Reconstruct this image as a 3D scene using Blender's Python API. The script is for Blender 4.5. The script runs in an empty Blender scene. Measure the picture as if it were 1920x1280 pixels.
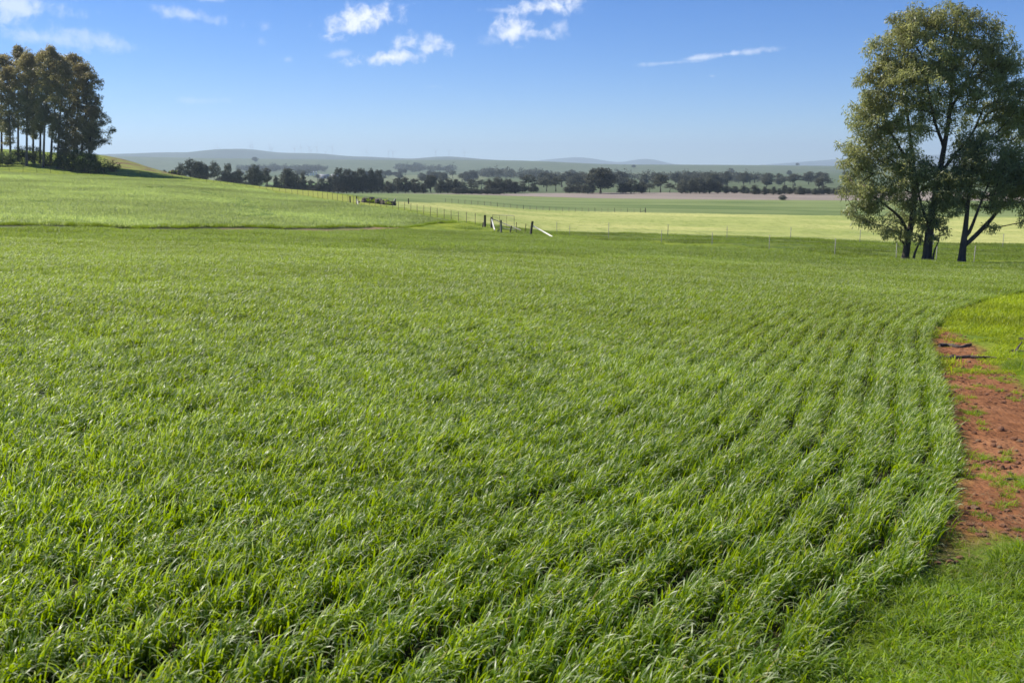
import bpy, math, random
import numpy as np
from math import radians, sin, cos, pi, tan, atan2, hypot

SC = bpy.context.scene
COL = SC.collection
R0 = np.random.default_rng(7)

# ------------------------------------------------------------------ camera
F = 1867.0            # focal length in photograph pixels (1920 wide)
EYE = 1.7
K0 = (640 - 312) / F
PITCH = math.atan(K0)
CP, SP = cos(PITCH), sin(PITCH)
cd = bpy.data.cameras.new('camera')
cd.sensor_width = 36.0
cd.lens = F / 1920 * 36.0
cd.clip_start = 0.1
cd.clip_end = 40000
cd.dof.use_dof = True
cd.dof.focus_distance = 9.0
cd.dof.aperture_fstop = 5.0
cam = bpy.data.objects.new('camera', cd)
cam.location = (0, 0, EYE)
cam.rotation_euler = (pi / 2 - PITCH, 0, 0)
COL.objects.link(cam)
SC.camera = cam

# ------------------------------------------------------------------ sun and sky
SUN_AZ = radians(-66)     # from +Y (view direction) towards +X; negative = left
SUN_EL = radians(42)
sd = bpy.data.lights.new('sun', 'SUN')
sd.energy = 4.8
sd.angle = radians(0.53)
sd.color = (1.0, 0.95, 0.86)
sun = bpy.data.objects.new('sun', sd)
dx, dy, dz = sin(SUN_AZ) * cos(SUN_EL), cos(SUN_AZ) * cos(SUN_EL), sin(SUN_EL)
from mathutils import Vector
sun.rotation_euler = Vector((dx, dy, dz)).to_track_quat('Z', 'Y').to_euler()
sun.location = (dx * 60, dy * 60, dz * 60)
COL.objects.link(sun)

SC.view_settings.view_transform = 'Standard'
SC.view_settings.look = 'None'
SC.view_settings.gamma = 1
SC.view_settings.exposure = 0.68
SC.cycles.max_bounces = 6
SC.cycles.diffuse_bounces = 3
SC.cycles.glossy_bounces = 2
SC.cycles.transmission_bounces = 4
SC.cycles.transparent_max_bounces = 6
SC.cycles.volume_bounces = 0
SC.cycles.use_denoising = True
try:
    SC.cycles.denoiser = 'OPENIMAGEDENOISE'
    SC.cycles.denoising_input_passes = 'RGB_ALBEDO_NORMAL'
except Exception:
    pass
SC.cycles.caustics_reflective = False
SC.cycles.caustics_refractive = False
SC.cycles.sample_clamp_indirect = 6


class NT:
    """small helper round a node tree"""
    def __init__(s, t):
        s.t = t
        t.nodes.clear()

    def n(s, typ, ins=None, **kw):
        nd = s.t.nodes.new(typ)
        for k, v in kw.items():
            setattr(nd, k, v)
        for k, v in (ins or {}).items():
            sk = nd.inputs[k]
            if isinstance(v, bpy.types.NodeSocket):
                s.t.links.new(v, sk)
            else:
                sk.default_value = v
        return nd

    def math(s, op, a, b=0.0, c=0.0, clamp=False):
        nd = s.n('ShaderNodeMath', {0: a, 1: b, 2: c}, operation=op, use_clamp=clamp)
        return nd.outputs[0]

    def vmath(s, op, a, b=(0, 0, 0)):
        nd = s.n('ShaderNodeVectorMath', {0: a, 1: b}, operation=op)
        return nd.outputs[1] if op in ('LENGTH', 'DOT_PRODUCT', 'DISTANCE') else nd.outputs[0]

    def mix(s, f, a, b):
        nd = s.n('ShaderNodeMix', data_type='RGBA')
        for i, v in ((0, f), (6, a), (7, b)):
            if isinstance(v, bpy.types.NodeSocket):
                s.t.links.new(v, nd.inputs[i])
            else:
                nd.inputs[i].default_value = v if i == 0 or len(v) == 4 else (*v, 1)
        return nd.outputs[2]

    def ramp(s, v, a, b):
        nd = s.n('ShaderNodeMapRange', {0: v, 1: a, 2: b, 3: 0.0, 4: 1.0}, interpolation_type='SMOOTHSTEP')
        return nd.outputs[0]

    def noise(s, vec, scale, detail=4.0, rough=0.55, dist=0.0):
        return s.n('ShaderNodeTexNoise', {'Vector': vec, 'Scale': scale, 'Detail': detail, 'Roughness': rough, 'Distortion': dist}).outputs[0]

    def attr(s, name, typ='GEOMETRY'):
        return s.n('ShaderNodeAttribute', attribute_name=name, attribute_type=typ).outputs['Fac']


def ray(px, py):
    """pixel of the photograph -> (u, t): direction (u, 1, -t)"""
    k = (640 - py) / F
    t = (SP - k * CP) / (CP + k * SP)
    u = (px - 960) / F * (CP + t * SP)
    return u, t


world = bpy.data.worlds.new('World')
SC.world = world
world.use_nodes = True
w = NT(world.node_tree)
sky = w.n('ShaderNodeTexSky', sky_type='NISHITA', sun_disc=False, sun_elevation=SUN_EL, sun_rotation=SUN_AZ,
          altitude=3000, air_density=1.0, dust_density=0.0, ozone_density=6.0)
gen = w.n('ShaderNodeTexCoord').outputs['Generated']
sep = w.n('ShaderNodeSeparateXYZ', {0: gen})
yy = w.math('MAXIMUM', sep.outputs[1], 0.02)
uu = w.math('DIVIDE', sep.outputs[0], yy)
vv = w.math('DIVIDE', sep.outputs[2], yy)
uv = w.n('ShaderNodeCombineXYZ', {0: uu, 1: vv}).outputs[0]
# clouds: centre (photo pixels), half axes, tilt, strength
CLOUDS = [(690, 34, 72, 27, 0.16, 1.0), (655, 52, 45, 10, 0.1, .6), (728, 108, 85, 15, 0.06, 1.0), (770, 78, 34, 20, 0.1, .9),
          (806, 88, 38, 17, 0.0, .8), (640, 102, 30, 8, 0.1, .4), (966, 54, 48, 26, 0.1, 1.0), (1005, 62, 40, 12, -0.1, .8),
          (1030, 12, 82, 17, 0.12, 1.0), (960, 20, 45, 6, 0.0, .45), (1048, 50, 16, 12, 0.3, .5),
          (35, 14, 95, 34, 0.0, .62), (110, 74, 120, 20, -0.1, .42), (205, 84, 55, 17, -0.15, .42), (362, 30, 75, 14, -0.12, .5),
          (395, 0, 30, 6, 0, .6), (497, 50, 13, 15, 0.5, .26), (488, 80, 12, 9, .3, .2), (370, 189, 62, 7, 0.0, .22),
          (812, 163, 20, 4, 0, .2), (1336, 143, 10, 4, 0, .35), (1255, 118, 60, 5, 0.08, .45), (1372, 101, 80, 7, 0.11, .68), (1320, 107, 60, 5, 0.12, .6),
          (540, 112, 10, 7, 0, .25), (925, 75, 30, 12, 0, .2)]
nz = w.noise(uv, 26.0, 7.0, 0.62, 0.3)
nzf = w.noise(uv, 75.0, 5.0, 0.6, 0.4)
nn = w.math('ADD', w.math('MULTIPLY', w.math('SUBTRACT', nz, 0.5), 3.4), w.math('MULTIPLY', w.math('SUBTRACT', nzf, 0.5), 2.3))
tot = None
for cx, cy, rx, ry, an, st in CLOUDS:
    u0, t0 = ray(cx, cy)
    d = w.vmath('SUBTRACT', uv, (u0, -t0, 0))
    rot = w.n('ShaderNodeVectorRotate', {0: d, 'Angle': -an}, rotation_type='Z_AXIS').outputs[0]
    sc = w.vmath('MULTIPLY', rot, (F / rx, F / ry, 0))
    L = w.vmath('LENGTH', sc)
    m = w.math('ADD', w.math('SUBTRACT', 1.15, L), nn if st > .7 else w.math('MULTIPLY', nn, 0.8))
    m = w.ramp(m, 0.0, 1.35)
    fall = w.ramp(L, 2.0, 1.1)
    m = w.math('MULTIPLY', w.math('MULTIPLY', m, st), fall)
    tot = m if tot is None else w.math('MAXIMUM', tot, m)
front = w.ramp(sep.outputs[1], 0.1, 0.3)
tot = w.math('MULTIPLY', tot, front)
hsv = w.n('ShaderNodeHueSaturation', {'Hue': 0.511, 'Saturation': 1.24, 'Value': 1.0, 'Color': sky.outputs[0]})
CLOUD_COL = (8.2, 8.5, 9.3)
mx = w.mix(w.math('MULTIPLY', tot, 0.93), hsv.outputs[0], CLOUD_COL)
bg = w.n('ShaderNodeBackground', {'Color': mx, 'Strength': 0.086})
w.t.links.new(bg.outputs[0], w.n('ShaderNodeOutputWorld').inputs[0])


# ------------------------------------------------------------------ terrain function (z of the world, eye at 1.7)
def zpix(px, py, Y):
    u, t = ray(px, py)
    return EYE - t * Y


SKYL = [(-400, 291), (240, 293), (350, 296), (450, 297), (600, 299), (780, 300), (925, 299.5), (990, 300.7), (1100, 306), (1161, 310),
        (1250, 308.6), (1400, 309), (1572, 312), (1900, 312.5), (2400, 309)]   # crest of the green hill, photo pixels


def far(px):
    sx, sy = zip(*SKYL)
    c = float(np.interp(px, sx, sy))
    return [(510, 362), (700, 352.5), (1000, 343.5), (1500, 333), (2000, 326), (2500, 319), (3000, (c + 312) / 2), (3500, c), (3900, c + 1)]


def near(px, upto):
    u = (px - 960) / F
    s = 0.0513 + 0.033 * u
    out = []
    for Y in (0.5, 2, 5, 10, 20, 30, 40, 50, 60, 70, 80, 90):
        if Y <= upto:
            out.append((Y, ('z', -s * Y)))
    return out


LOWFAR = [(510, 362), (700, 352.5)]
COLS = {
    -500: near(0, 50) + [(62, 420), (85, 385), (120, 350), (160, 325), (200, 308), (240, 288), (290, 262), (340, 262), (420, 290)] + far(-500),
    0: near(0, 50) + [(59.5, 427), (61.5, 420.5), (80, 397), (110, 367), (150, 341), (180, 327), (200, 319), (220, 306), (250, 289), (280, 277), (310, 279), (400, 320)] + far(0),
    110: near(100, 50) + [(63.5, 428), (65.5, 421.5), (85, 399), (110, 373), (150, 345), (180, 333), (202, 326), (222, 311), (250, 294), (275, 285), (300, 288), (400, 330)] + far(110),
    210: near(200, 50) + [(67.5, 429.5), (69.5, 423), (85, 405), (110, 379), (150, 350), (180, 338), (204, 331), (225, 315), (250, 293), (262, 287), (275, 290), (400, 340)] + far(210),
    255: near(250, 60) + [(70.5, 430), (72.5, 423.5), (90, 401), (110, 382), (150, 353), (180, 340), (203, 333), (225, 318), (250, 300), (262, 297), (275, 302), (400, 345)] + far(255),
    310: near(300, 60) + [(72.5, 430.5), (74.5, 424), (90, 405), (115, 381), (150, 357), (180, 343), (202, 335), (222, 324), (240, 319), (262, 325), (400, 350)] + far(310),
    395: near(395, 60) + [(76.5, 431.5), (78.5, 425), (95, 407), (120, 384), (150, 364), (180, 348), (197, 341), (212, 336), (230, 339), (400, 360)] + far(395),
    560: near(560, 70) + [(84.5, 432.5), (86.5, 426), (100, 414), (125, 393), (150, 377), (172, 367), (188, 354.5), (205, 358), (400, 366)] + far(560),
    640: near(640, 70) + [(89.5, 432.5), (91.5, 426.5), (105, 414), (130, 391), (155, 377), (180, 362), (200, 363), (300, 363.5), (400, 363.5)] + far(640),
    760: near(760, 80) + [(95, 429), (98, 425.5), (112, 408), (130, 392.5), (160, 385), (200, 379), (300, 371), (400, 365)] + far(760),
    900: near(900, 80) + [(92, 437), (105, 421.5), (130, 407), (160, 399), (200, 393), (300, 381.5), (400, 370)] + far(900),
    1000: near(1000, 80) + [(93, 441.5), (110, 430), (150, 416), (200, 406), (300, 393), (400, 376)] + far(1000),
    1140: near(1140, 70) + [(88, 447), (96, 441), (150, 421), (200, 411), (300, 397), (400, 378)] + far(1140),
    1250: near(1250, 60) + [(82, 456.5), (95, 443.5), (150, 424), (200, 413), (300, 399), (400, 378)] + far(1250),
    1450: near(1450, 50) + [(69, 468), (80, 457), (93, 449), (150, 427), (200, 416), (300, 402), (400, 380)] + far(1450),
    1600: near(1600, 45) + [(56, 488), (62, 480), (91, 455), (150, 431), (200, 419), (300, 404), (400, 381)] + far(1600),
    1800: near(1800, 45) + [(54, 494), (62, 484), (90, 461), (150, 434), (200, 421), (300, 405), (400, 382)] + far(1800),
    2300: near(2000, 45) + [(54, 502), (62, 490), (90, 466), (150, 438), (200, 424), (300, 407), (400, 384)] + far(2300),
}
NLY = 900
LY = np.linspace(math.log(0.5), math.log(20000), NLY)
YG = np.exp(LY)
pxs = sorted(COLS)
prof = []
for px in pxs:
    ys, zs = [], []
    for Y, v in COLS[px]:
        ys.append(Y)
        zs.append(v[1] if isinstance(v, tuple) else zpix(px, v, Y))
    ys += [5000, 20000]
    zs += [-15.0, -15.0]
    prof.append(np.interp(YG, ys, zs))
prof = np.array(prof)
UG = np.linspace(-0.80, 0.74, 309)
ucol = np.array([(px - 960) / F for px in pxs])
G = np.array([np.interp(UG, ucol, prof[:, j]) for j in range(NLY)]).T     # [u, logY]


def gauss(a, sig, axis):
    n = int(3 * sig) + 1
    k = np.exp(-0.5 * (np.arange(-n, n + 1) / sig) ** 2)
    k /= k.sum()
    pad = [(0, 0), (0, 0)]
    pad[axis] = (n, n)
    b = np.pad(a, pad, mode='edge')
    return np.apply_along_axis(lambda v: np.convolve(v, k, 'valid'), axis, b)


G = gauss(gauss(G, 1.3, 1), 4.0, 0)
UMAX, UMIN = 0.62, -0.70


def H(X, Y):
    X = np.asarray(X, float)
    Y = np.asarray(Y, float)
    th = np.arctan2(X, Y)
    r = np.hypot(X, Y)
    u = np.tan(np.clip(th, math.atan(UMIN), math.atan(UMAX)))
    Ye = np.clip(r / np.sqrt(1 + u * u), YG[0], YG[-1])
    fu = np.clip((u - UG[0]) / (UG[1] - UG[0]), 0, len(UG) - 1.001)
    fy = np.clip((np.log(Ye) - LY[0]) / (LY[1] - LY[0]), 0, NLY - 1.001)
    i, j = fu.astype(int), fy.astype(int)
    a, b = fu - i, fy - j
    z = G[i, j] * (1 - a) * (1 - b) + G[i + 1, j] * a * (1 - b) + G[i, j + 1] * (1 - a) * b + G[i + 1, j + 1] * a * b
    flat = -np.minimum(0.03 * r, 15.0)
    k = np.clip((np.abs(th) - radians(55)) / radians(70), 0, 1)
    k = k * k * (3 - 2 * k)
    z = z * (1 - k) + flat * k
    am = np.clip((r - 3) / 40, 0, 1) * np.clip((500 - r) / 300, 0, 1)
    z = z + am * 0.07 * (np.sin(X * 0.31 + 0.5 * np.sin(Y * 0.13)) * np.sin(Y * 0.27 + 1.3) + 0.6 * np.sin(X * 0.83 + Y * 0.41) * np.sin(Y * 0.71 - X * 0.2))
    z = z + np.clip(r / 3, 0, 1) * 0.012 * np.sin(X * 4.1 + 1.0) * np.sin(Y * 3.3)
    return z


def hz(x, y):
    return float(H(x, y))


def on(px, Y):
    """ground point at distance Y under photo column px"""
    u = (px - 960) / F
    for _ in range(4):
        z = hz(u * Y, Y)
        t = (EYE - z) / Y
        u = (px - 960) / F * (CP + t * SP)
    return u * Y, Y, hz(u * Y, Y)


YS = np.exp(np.linspace(math.log(1.2), math.log(4000), 3000))


def hit(px, py):
    u, t = ray(px, py)
    zz = EYE - t * YS
    g = H(u * YS, YS)
    k = np.nonzero(zz <= g)[0]
    k = k[0] if len(k) else len(YS) - 1
    return u * YS[k], YS[k], float(g[k])


def topz(px, py, Y):
    """z of a photo pixel at distance Y"""
    return EYE - ray(px, py)[1] * Y


# ------------------------------------------------------------------ mesh helpers
def mesh_np(name, V, Fq, mat=None, smooth=False, attrs=None):
    V = np.asarray(V, np.float32).reshape(-1, 3)
    Fq = np.asarray(Fq, np.int32)
    me = bpy.data.meshes.new(name)
    me.vertices.add(len(V))
    me.vertices.foreach_set('co', V.ravel())
    if len(Fq):
        n, k = Fq.shape
        me.loops.add(n * k)
        me.loops.foreach_set('vertex_index', Fq.ravel())
        me.polygons.add(n)
        me.polygons.foreach_set('loop_start', np.arange(0, n * k, k, dtype=np.int32))
        me.polygons.foreach_set('loop_total', np.full(n, k, np.int32))
        if smooth:
            me.polygons.foreach_set('use_smooth', np.ones(n, bool))
    for an, av in (attrs or {}).items():
        av = np.asarray(av, np.float32)
        if av.ndim == 2:
            at = me.attributes.new(an, 'FLOAT_VECTOR', 'POINT')
            at.data.foreach_set('vector', av.ravel())
        else:
            at = me.attributes.new(an, 'FLOAT', 'POINT')
            at.data.foreach_set('value', av)
    me.update(calc_edges=True)
    me.validate()
    if mat:
        me.materials.append(mat)
    return me


def link(name, me, parent=None, loc=None):
    o = bpy.data.objects.new(name, me)
    COL.objects.link(o)
    if parent:
        o.parent = parent
    if loc is not None:
        o.location = loc
    return o


def tag(o, label=None, cat=None, group=None, kind=None):
    if label:
        o['label'] = label
    if cat:
        o['category'] = cat
    if group:
        o['group'] = group
    if kind:
        o['kind'] = kind
    return o


def thing(name, label, cat, loc=(0, 0, 0), group=None):
    o = bpy.data.objects.new(name, None)
    COL.objects.link(o)
    o.location = loc
    o.empty_display_size = 0.2
    return tag(o, label, cat, group)


class MB:
    """collects polygons (quads)"""
    def __init__(s):
        s.V, s.F, s.n = [], [], 0

    def add(s, V, Fq):
        V = np.asarray(V, float).reshape(-1, 3)
        s.V.append(V)
        s.F.append(np.asarray(Fq, int) + s.n)
        s.n += len(V)

    def tube(s, P, r, sides=6, cap=True):
        """tube along polyline P with radius r (number or one per point)"""
        P = np.asarray(P, float)
        n = len(P)
        r = np.full(n, r) if np.isscalar(r) else np.asarray(r, float)
        T = np.gradient(P, axis=0)
        T /= np.linalg.norm(T, axis=1)[:, None] + 1e-9
        ref = np.array([1, 0, 0]) if abs(T[:, 2]).mean() > 0.7 else np.array([0, 0, 1.0])
        A = np.cross(T, ref)
        A /= np.linalg.norm(A, axis=1)[:, None] + 1e-9
        B = np.cross(T, A)
        an = np.linspace(0, 2 * pi, sides, endpoint=False)
        V = P[:, None] + r[:, None, None] * (np.cos(an)[None, :, None] * A[:, None] + np.sin(an)[None, :, None] * B[:, None])
        V = V.reshape(-1, 3)
        q = []
        for i in range(n - 1):
            for k in range(sides):
                a, b = i * sides + k, i * sides + (k + 1) % sides
                q.append((a, a + sides, b + sides, b))
        if cap:
            for i, c in ((0, P[0]), (n - 1, P[-1])):
                V = np.vstack([V, c])
                for k in range(0, sides, 2):
                    a, b, d = i * sides + k, i * sides + (k + 1) % sides, i * sides + (k + 2) % sides
                    q.append((len(V) - 1, a, b, d) if i else (len(V) - 1, d, b, a))
        s.add(V, q)

    def box(s, c, d, rz=0.0, taper=1.0):
        x, y, z = np.array(d) / 2.0
        V = np.array([(sx * x * (taper if sz > 0 else 1), sy * y * (taper if sz > 0 else 1), sz * z) for sz in (-1, 1) for sx, sy in ((-1, -1), (1, -1), (1, 1), (-1, 1))])
        R = np.array([[cos(rz), -sin(rz), 0], [sin(rz), cos(rz), 0], [0, 0, 1]])
        s.add(V @ R.T + np.array(c), [(3, 2, 1, 0), (4, 5, 6, 7), (0, 1, 5, 4), (1, 2, 6, 5), (2, 3, 7, 6), (3, 0, 4, 7)])

    def mesh(s, name, mat, smooth=False, attrs=None):
        return mesh_np(name, np.vstack(s.V), np.vstack(s.F), mat, smooth, attrs)

    def build(s, name, mat, parent=None, smooth=False):
        return link(name, s.mesh(name, mat, smooth), parent)


# ------------------------------------------------------------------ materials
def new_mat(name):
    m = bpy.data.materials.new(name)
    m.use_nodes = True
    return m, NT(m.node_tree)


def out(t, sh):
    t.t.links.new(sh, t.n('ShaderNodeOutputMaterial').inputs[0])


def leaf_mat(name, c1, c2, trans, rough=0.5, spec=0.4, tl=0.45, third=None, scale=0.6, silver=None, vary=0.28):
    """thin leaf: diffuse-glossy front plus light passing through; colour varies with the 'tint' attribute and slowly in space"""
    m, t = new_mat(name)
    pos = t.n('ShaderNodeNewGeometry').outputs['Position']
    tint = t.attr('tint')
    c = t.mix(tint, c1, c2)
    if silver:      # waxy bloom on some leaf blades, plus light-catching tips painted pale
        c = t.mix(t.math('MULTIPLY', t.ramp(tint, 0.35, 0.62), t.ramp(t.attr('along'), 0.62, 0.86)), c, silver)
        c = t.mix(t.ramp(tint, 0.972, 0.978), c, (0.42, 0.34, 0.10))      # a few yellowed leaves
    big = t.noise(pos, scale, 3.0)
    bc = t.n('ShaderNodeMapRange', {0: big, 1: 0.3, 2: 0.7, 3: 1 - vary, 4: 1 + vary}).outputs[0]
    if third:
        c = t.mix(t.attr('brown'), c, third)
    c = t.n('ShaderNodeHueSaturation', {'Color': c, 'Value': bc}).outputs[0]
    p = t.n('ShaderNodeBsdfPrincipled', {'Base Color': c, 'Roughness': rough, 'Specular IOR Level': spec})
    tc = t.mix(0.5, c, trans)
    tr = t.n('ShaderNodeBsdfTranslucent', {'Color': t.n('ShaderNodeHueSaturation', {'Color': tc, 'Value': bc}).outputs[0]})
    mx = t.n('ShaderNodeMixShader', {0: tl, 1: p.outputs[0], 2: tr.outputs[0]})
    out(t, mx.outputs[0])
    return m


def plain(name, col, rough=0.8, col2=None, scale=8.0, bump=0.3, metallic=0.0, stretch=(1, 1, 1)):
    m, t = new_mat(name)
    tc = t.n('ShaderNodeTexCoord').outputs['Object']
    v = t.vmath('MULTIPLY', tc, stretch)
    n = t.noise(v, scale, 6.0, 0.65)
    c = t.mix(t.ramp(n, 0.3, 0.7), col, col2 or tuple(x * 0.6 for x in col))
    b = t.n('ShaderNodeBump', {'Strength': bump, 'Distance': 0.05, 'Height': n})
    p = t.n('ShaderNodeBsdfPrincipled', {'Base Color': c, 'Roughness': rough, 'Metallic': metallic, 'Normal': b.outputs[0]})
    out(t, p.outputs[0])
    return m


M = {}
M['wheat'] = leaf_mat('wheat leaf', (0.082, 0.156, 0.002), (0.162, 0.256, 0.004), (0.57, 0.75, 0.0), rough=0.40, spec=0.5, tl=0.5, scale=0.5, vary=0.10, silver=(0.60, 0.64, 0.37))
M['wheat_far'] = leaf_mat('wheat leaf far', (0.098, 0.165, 0.006), (0.178, 0.258, 0.014), (0.54, 0.70, 0.002), rough=0.45, spec=0.4, tl=0.47, scale=0.12, vary=0.14, silver=(0.46, 0.51, 0.27))
M['crop_left'] = leaf_mat('young crop leaf', (0.26, 0.34, 0.095), (0.39, 0.46, 0.16), (0.68, 0.80, 0.16), rough=0.5, spec=0.4, tl=0.45, scale=0.05)
M['grass'] = leaf_mat('grass leaf', (0.120, 0.205, 0.004), (0.27, 0.37, 0.008), (0.62, 0.82, 0.0), rough=0.5, spec=0.4, tl=0.47, scale=1.2, silver=(0.30, 0.35, 0.20))
M['verge'] = leaf_mat('verge grass leaf', (0.17, 0.25, 0.012), (0.38, 0.42, 0.018), (0.66, 0.78, 0.008), rough=0.5, spec=0.35, tl=0.45, scale=0.3)
M['lane'] = leaf_mat('lane grass leaf', (0.10, 0.165, 0.020), (0.20, 0.25, 0.030), (0.40, 0.52, 0.02), rough=0.5, spec=0.35, tl=0.45, scale=0.15)
M['gum'] = leaf_mat('gum leaf', (0.190, 0.210, 0.098), (0.32, 0.34, 0.165), (0.66, 0.68, 0.18), rough=0.42, spec=0.5, tl=0.46, third=(0.27, 0.20, 0.07), scale=0.35)
M['gum_grove'] = leaf_mat('grove gum leaf', (0.125, 0.14, 0.075), (0.22, 0.225, 0.12), (0.50, 0.47, 0.14), rough=0.45, spec=0.4, tl=0.36, third=(0.32, 0.20, 0.095), scale=0.1)
M['bush'] = leaf_mat('bush leaf', (0.035, 0.062, 0.014), (0.07, 0.11, 0.026), (0.16, 0.24, 0.03), rough=0.6, spec=0.25, tl=0.25, scale=0.3)
M['far_leaf'] = leaf_mat('distant tree leaf', (0.075, 0.082, 0.058), (0.14, 0.143, 0.10), (0.18, 0.19, 0.11), rough=0.7, spec=0.15, tl=0.15, scale=0.03)
M['far_pale'] = leaf_mat('distant pale tree leaf', (0.085, 0.090, 0.062), (0.15, 0.148, 0.10), (0.14, 0.15, 0.08), rough=0.7, spec=0.15, tl=0.15, scale=0.03)
M['bark_dark'] = plain('dark bark', (0.045, 0.034, 0.026), 0.9, (0.018, 0.014, 0.011), 3.0, 0.8, stretch=(1, 1, .3))
M['bark_gum'] = plain('grey-brown gum bark', (0.115, 0.088, 0.068), 0.9, (0.035, 0.027, 0.021), 4.0, 0.9, stretch=(1, 1, .22))
M['bark_pale'] = plain('pale gum bark', (0.20, 0.17, 0.14), 0.85, (0.07, 0.055, 0.045), 0.8, 0.3, stretch=(1, 1, .25))
M['old_wood'] = plain('weathered post wood', (0.10, 0.085, 0.070), 0.9, (0.035, 0.028, 0.023), 6.0, 0.6, stretch=(1, 1, .2))
M['grey_wood'] = plain('grey weathered wood', (0.26, 0.24, 0.21), 0.9, (0.13, 0.12, 0.10), 6.0, 0.4, stretch=(1, 1, .2))
M['white_wood'] = plain('whitened brace timber', (0.78, 0.76, 0.70), 0.8, (0.50, 0.48, 0.42), 4.0, 0.2)
M['galv'] = plain('galvanised steel', (0.20, 0.20, 0.19), 0.6, (0.12, 0.115, 0.10), 10.0, 0.1)
M['rust'] = plain('rusty steel picket', (0.13, 0.085, 0.055), 0.8, (0.07, 0.05, 0.04), 10.0, 0.1)
M['stick'] = plain('dead branch bark', (0.16, 0.12, 0.095), 0.9, (0.04, 0.03, 0.025), 14.0, 0.6)
M['clod'] = plain('red clay clod', (0.42, 0.20, 0.10), 0.95, (0.28, 0.12, 0.06), 25.0, 0.8)
M['pale_clod'] = plain('sandy stone', (0.42, 0.27, 0.16), 0.95, (0.25, 0.13, 0.07), 25.0, 0.8)
M['rubble'] = plain('grey rubble stone', (0.16, 0.13, 0.10), 0.95, (0.07, 0.055, 0.045), 3.0, 0.8)
M['straw'] = leaf_mat('dry straw', (0.28, 0.22, 0.11), (0.20, 0.14, 0.07), (0.3, 0.22, 0.1), rough=.7, spec=.2, tl=.15)
M['silo'] = plain('white silo steel', (0.72, 0.73, 0.74), 0.5, (0.60, 0.61, 0.62), 1.0, 0.05)
M['pale_roof'] = plain('dull pale roof iron', (0.42, 0.40, 0.36), 0.7, (0.34, 0.32, 0.28), 1.0, 0.05)
M['shed'] = plain('grey shed iron', (0.32, 0.33, 0.34), 0.6, (0.26, 0.27, 0.28), 1.0, 0.05)
M['turbine'] = plain('turbine tower paint', (0.42, 0.44, 0.47), 0.5, (0.38, 0.40, 0.43), 0.1, 0.0)


# ------------------------------------------------------------------ zones of the ground (plan polygons, signed distance inside > 0)
def poly_sdf(X, Y, P):
    P = np.asarray(P, float)
    n = len(P)
    d2 = np.full(X.shape, 1e18)
    ins = np.zeros(X.shape, bool)
    for i in range(n):
        a, b = P[i], P[(i + 1) % n]
        e = b - a
        wx, wy = X - a[0], Y - a[1]
        h = np.clip((wx * e[0] + wy * e[1]) / (e @ e + 1e-12), 0, 1)
        d2 = np.minimum(d2, (wx - e[0] * h) ** 2 + (wy - e[1] * h) ** 2)
        c = (a[1] > Y) != (b[1] > Y)
        xi = a[0] + (Y - a[1]) / (b[1] - a[1] + 1e-12) * e[0]
        ins ^= c & (X < xi)
    d = np.sqrt(d2)
    return np.where(ins, d, -d)


def smooth_line(P, step):
    """Catmull-Rom through P, resampled every step metres"""
    P = np.asarray(P, float)
    Q = np.vstack([2 * P[0] - P[1], P, 2 * P[-1] - P[-2]])
    o = []
    for i in range(1, len(Q) - 2):
        m = max(2, int(np.linalg.norm(Q[i + 1] - Q[i]) / step))
        t = np.linspace(0, 1, m, endpoint=False)[:, None]
        a, b, c, d = Q[i - 1], Q[i], Q[i + 1], Q[i + 2]
        o.append(0.5 * (2 * b + (c - a) * t + (2 * a - 5 * b + 4 * c - d) * t ** 2 + (3 * b - a - 3 * c + d) * t ** 3))
    o.append(P[-1:])
    return np.vstack(o)


# right-hand edge of the crop, from behind the camera to far right
edge_px = [(1560, 1255), (1690, 1110), (1752, 1030), (1792, 950), (1806, 880), (1786, 790), (1764, 720), (1750, 660), (1752, 622), (1790, 588), (1850, 566), (1920, 551)]
E = [hit(*p)[:2] for p in edge_px]
e0 = np.array(E[0])
E = [(e0[0] - 6.5, e0[1] - 26), (e0[0] - 1.1, e0[1] - 3.2)] + E + [(E[-1][0] + 7, E[-1][1] + 5.2), (E[-1][0] + 17, E[-1][1] + 10), (E[-1][0] + 40, E[-1][1] + 16)]
E = smooth_line(E, 0.25)
# far boundary of the main crop: right to left along lane, then along the bare strip
cropfar = [on(2150, 52), on(1920, 53.5), on(1750, 54.8), on(1600, 57), on(1450, 64), on(1300, 72), on(1150, 81), on(1040, 88), on(960, 92), on(890, 94),
           on(850, 95)]
ditch_lo = [on(850, 95), on(760, 93), on(640, 87), on(560, 81.5), on(395, 73.3), on(310, 69.6), on(210, 64.8), on(110, 60.8), on(0, 57), on(-500, 51)]
ditch_hi = [on(-500, 55), on(0, 61.5), on(110, 65.5), on(210, 69.5), on(310, 74.5), on(395, 78.5), on(560, 86.5), on(640, 91.5), on(760, 97), on(800, 102), on(850, 106)]
ridge_fence = [on(905, 104), on(868, 109), on(820, 117), on(760, 128), on(700, 140), on(640, 153), on(561, 171), on(480, 184), on(395, 196), on(322, 202),
               on(224, 204), on(134, 202), on(50, 199), on(-60, 196), on(-300, 190)]
xy = lambda L: [(p[0], p[1]) for p in L]
P_WHEAT = [tuple(p) for p in E] + xy(cropfar) + xy(ditch_lo) + [(-80, -20)]
lf_back = [(p[0] + 0.0, p[1] - 1.5) for p in ridge_fence]
lf_back = [on(840, 111)[:2], on(810, 116)[:2], on(752, 127)[:2], on(690, 139)[:2], on(632, 151)[:2], on(555, 168)[:2], on(478, 180)[:2], on(395, 192)[:2],
           on(322, 197)[:2], on(224, 199)[:2], on(134, 197)[:2], on(50, 194)[:2], on(-60, 191)[:2], on(-300, 185)[:2]]
P_LEFT = xy(ditch_hi) + lf_back + [on(-700, 60)[:2]]
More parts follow.
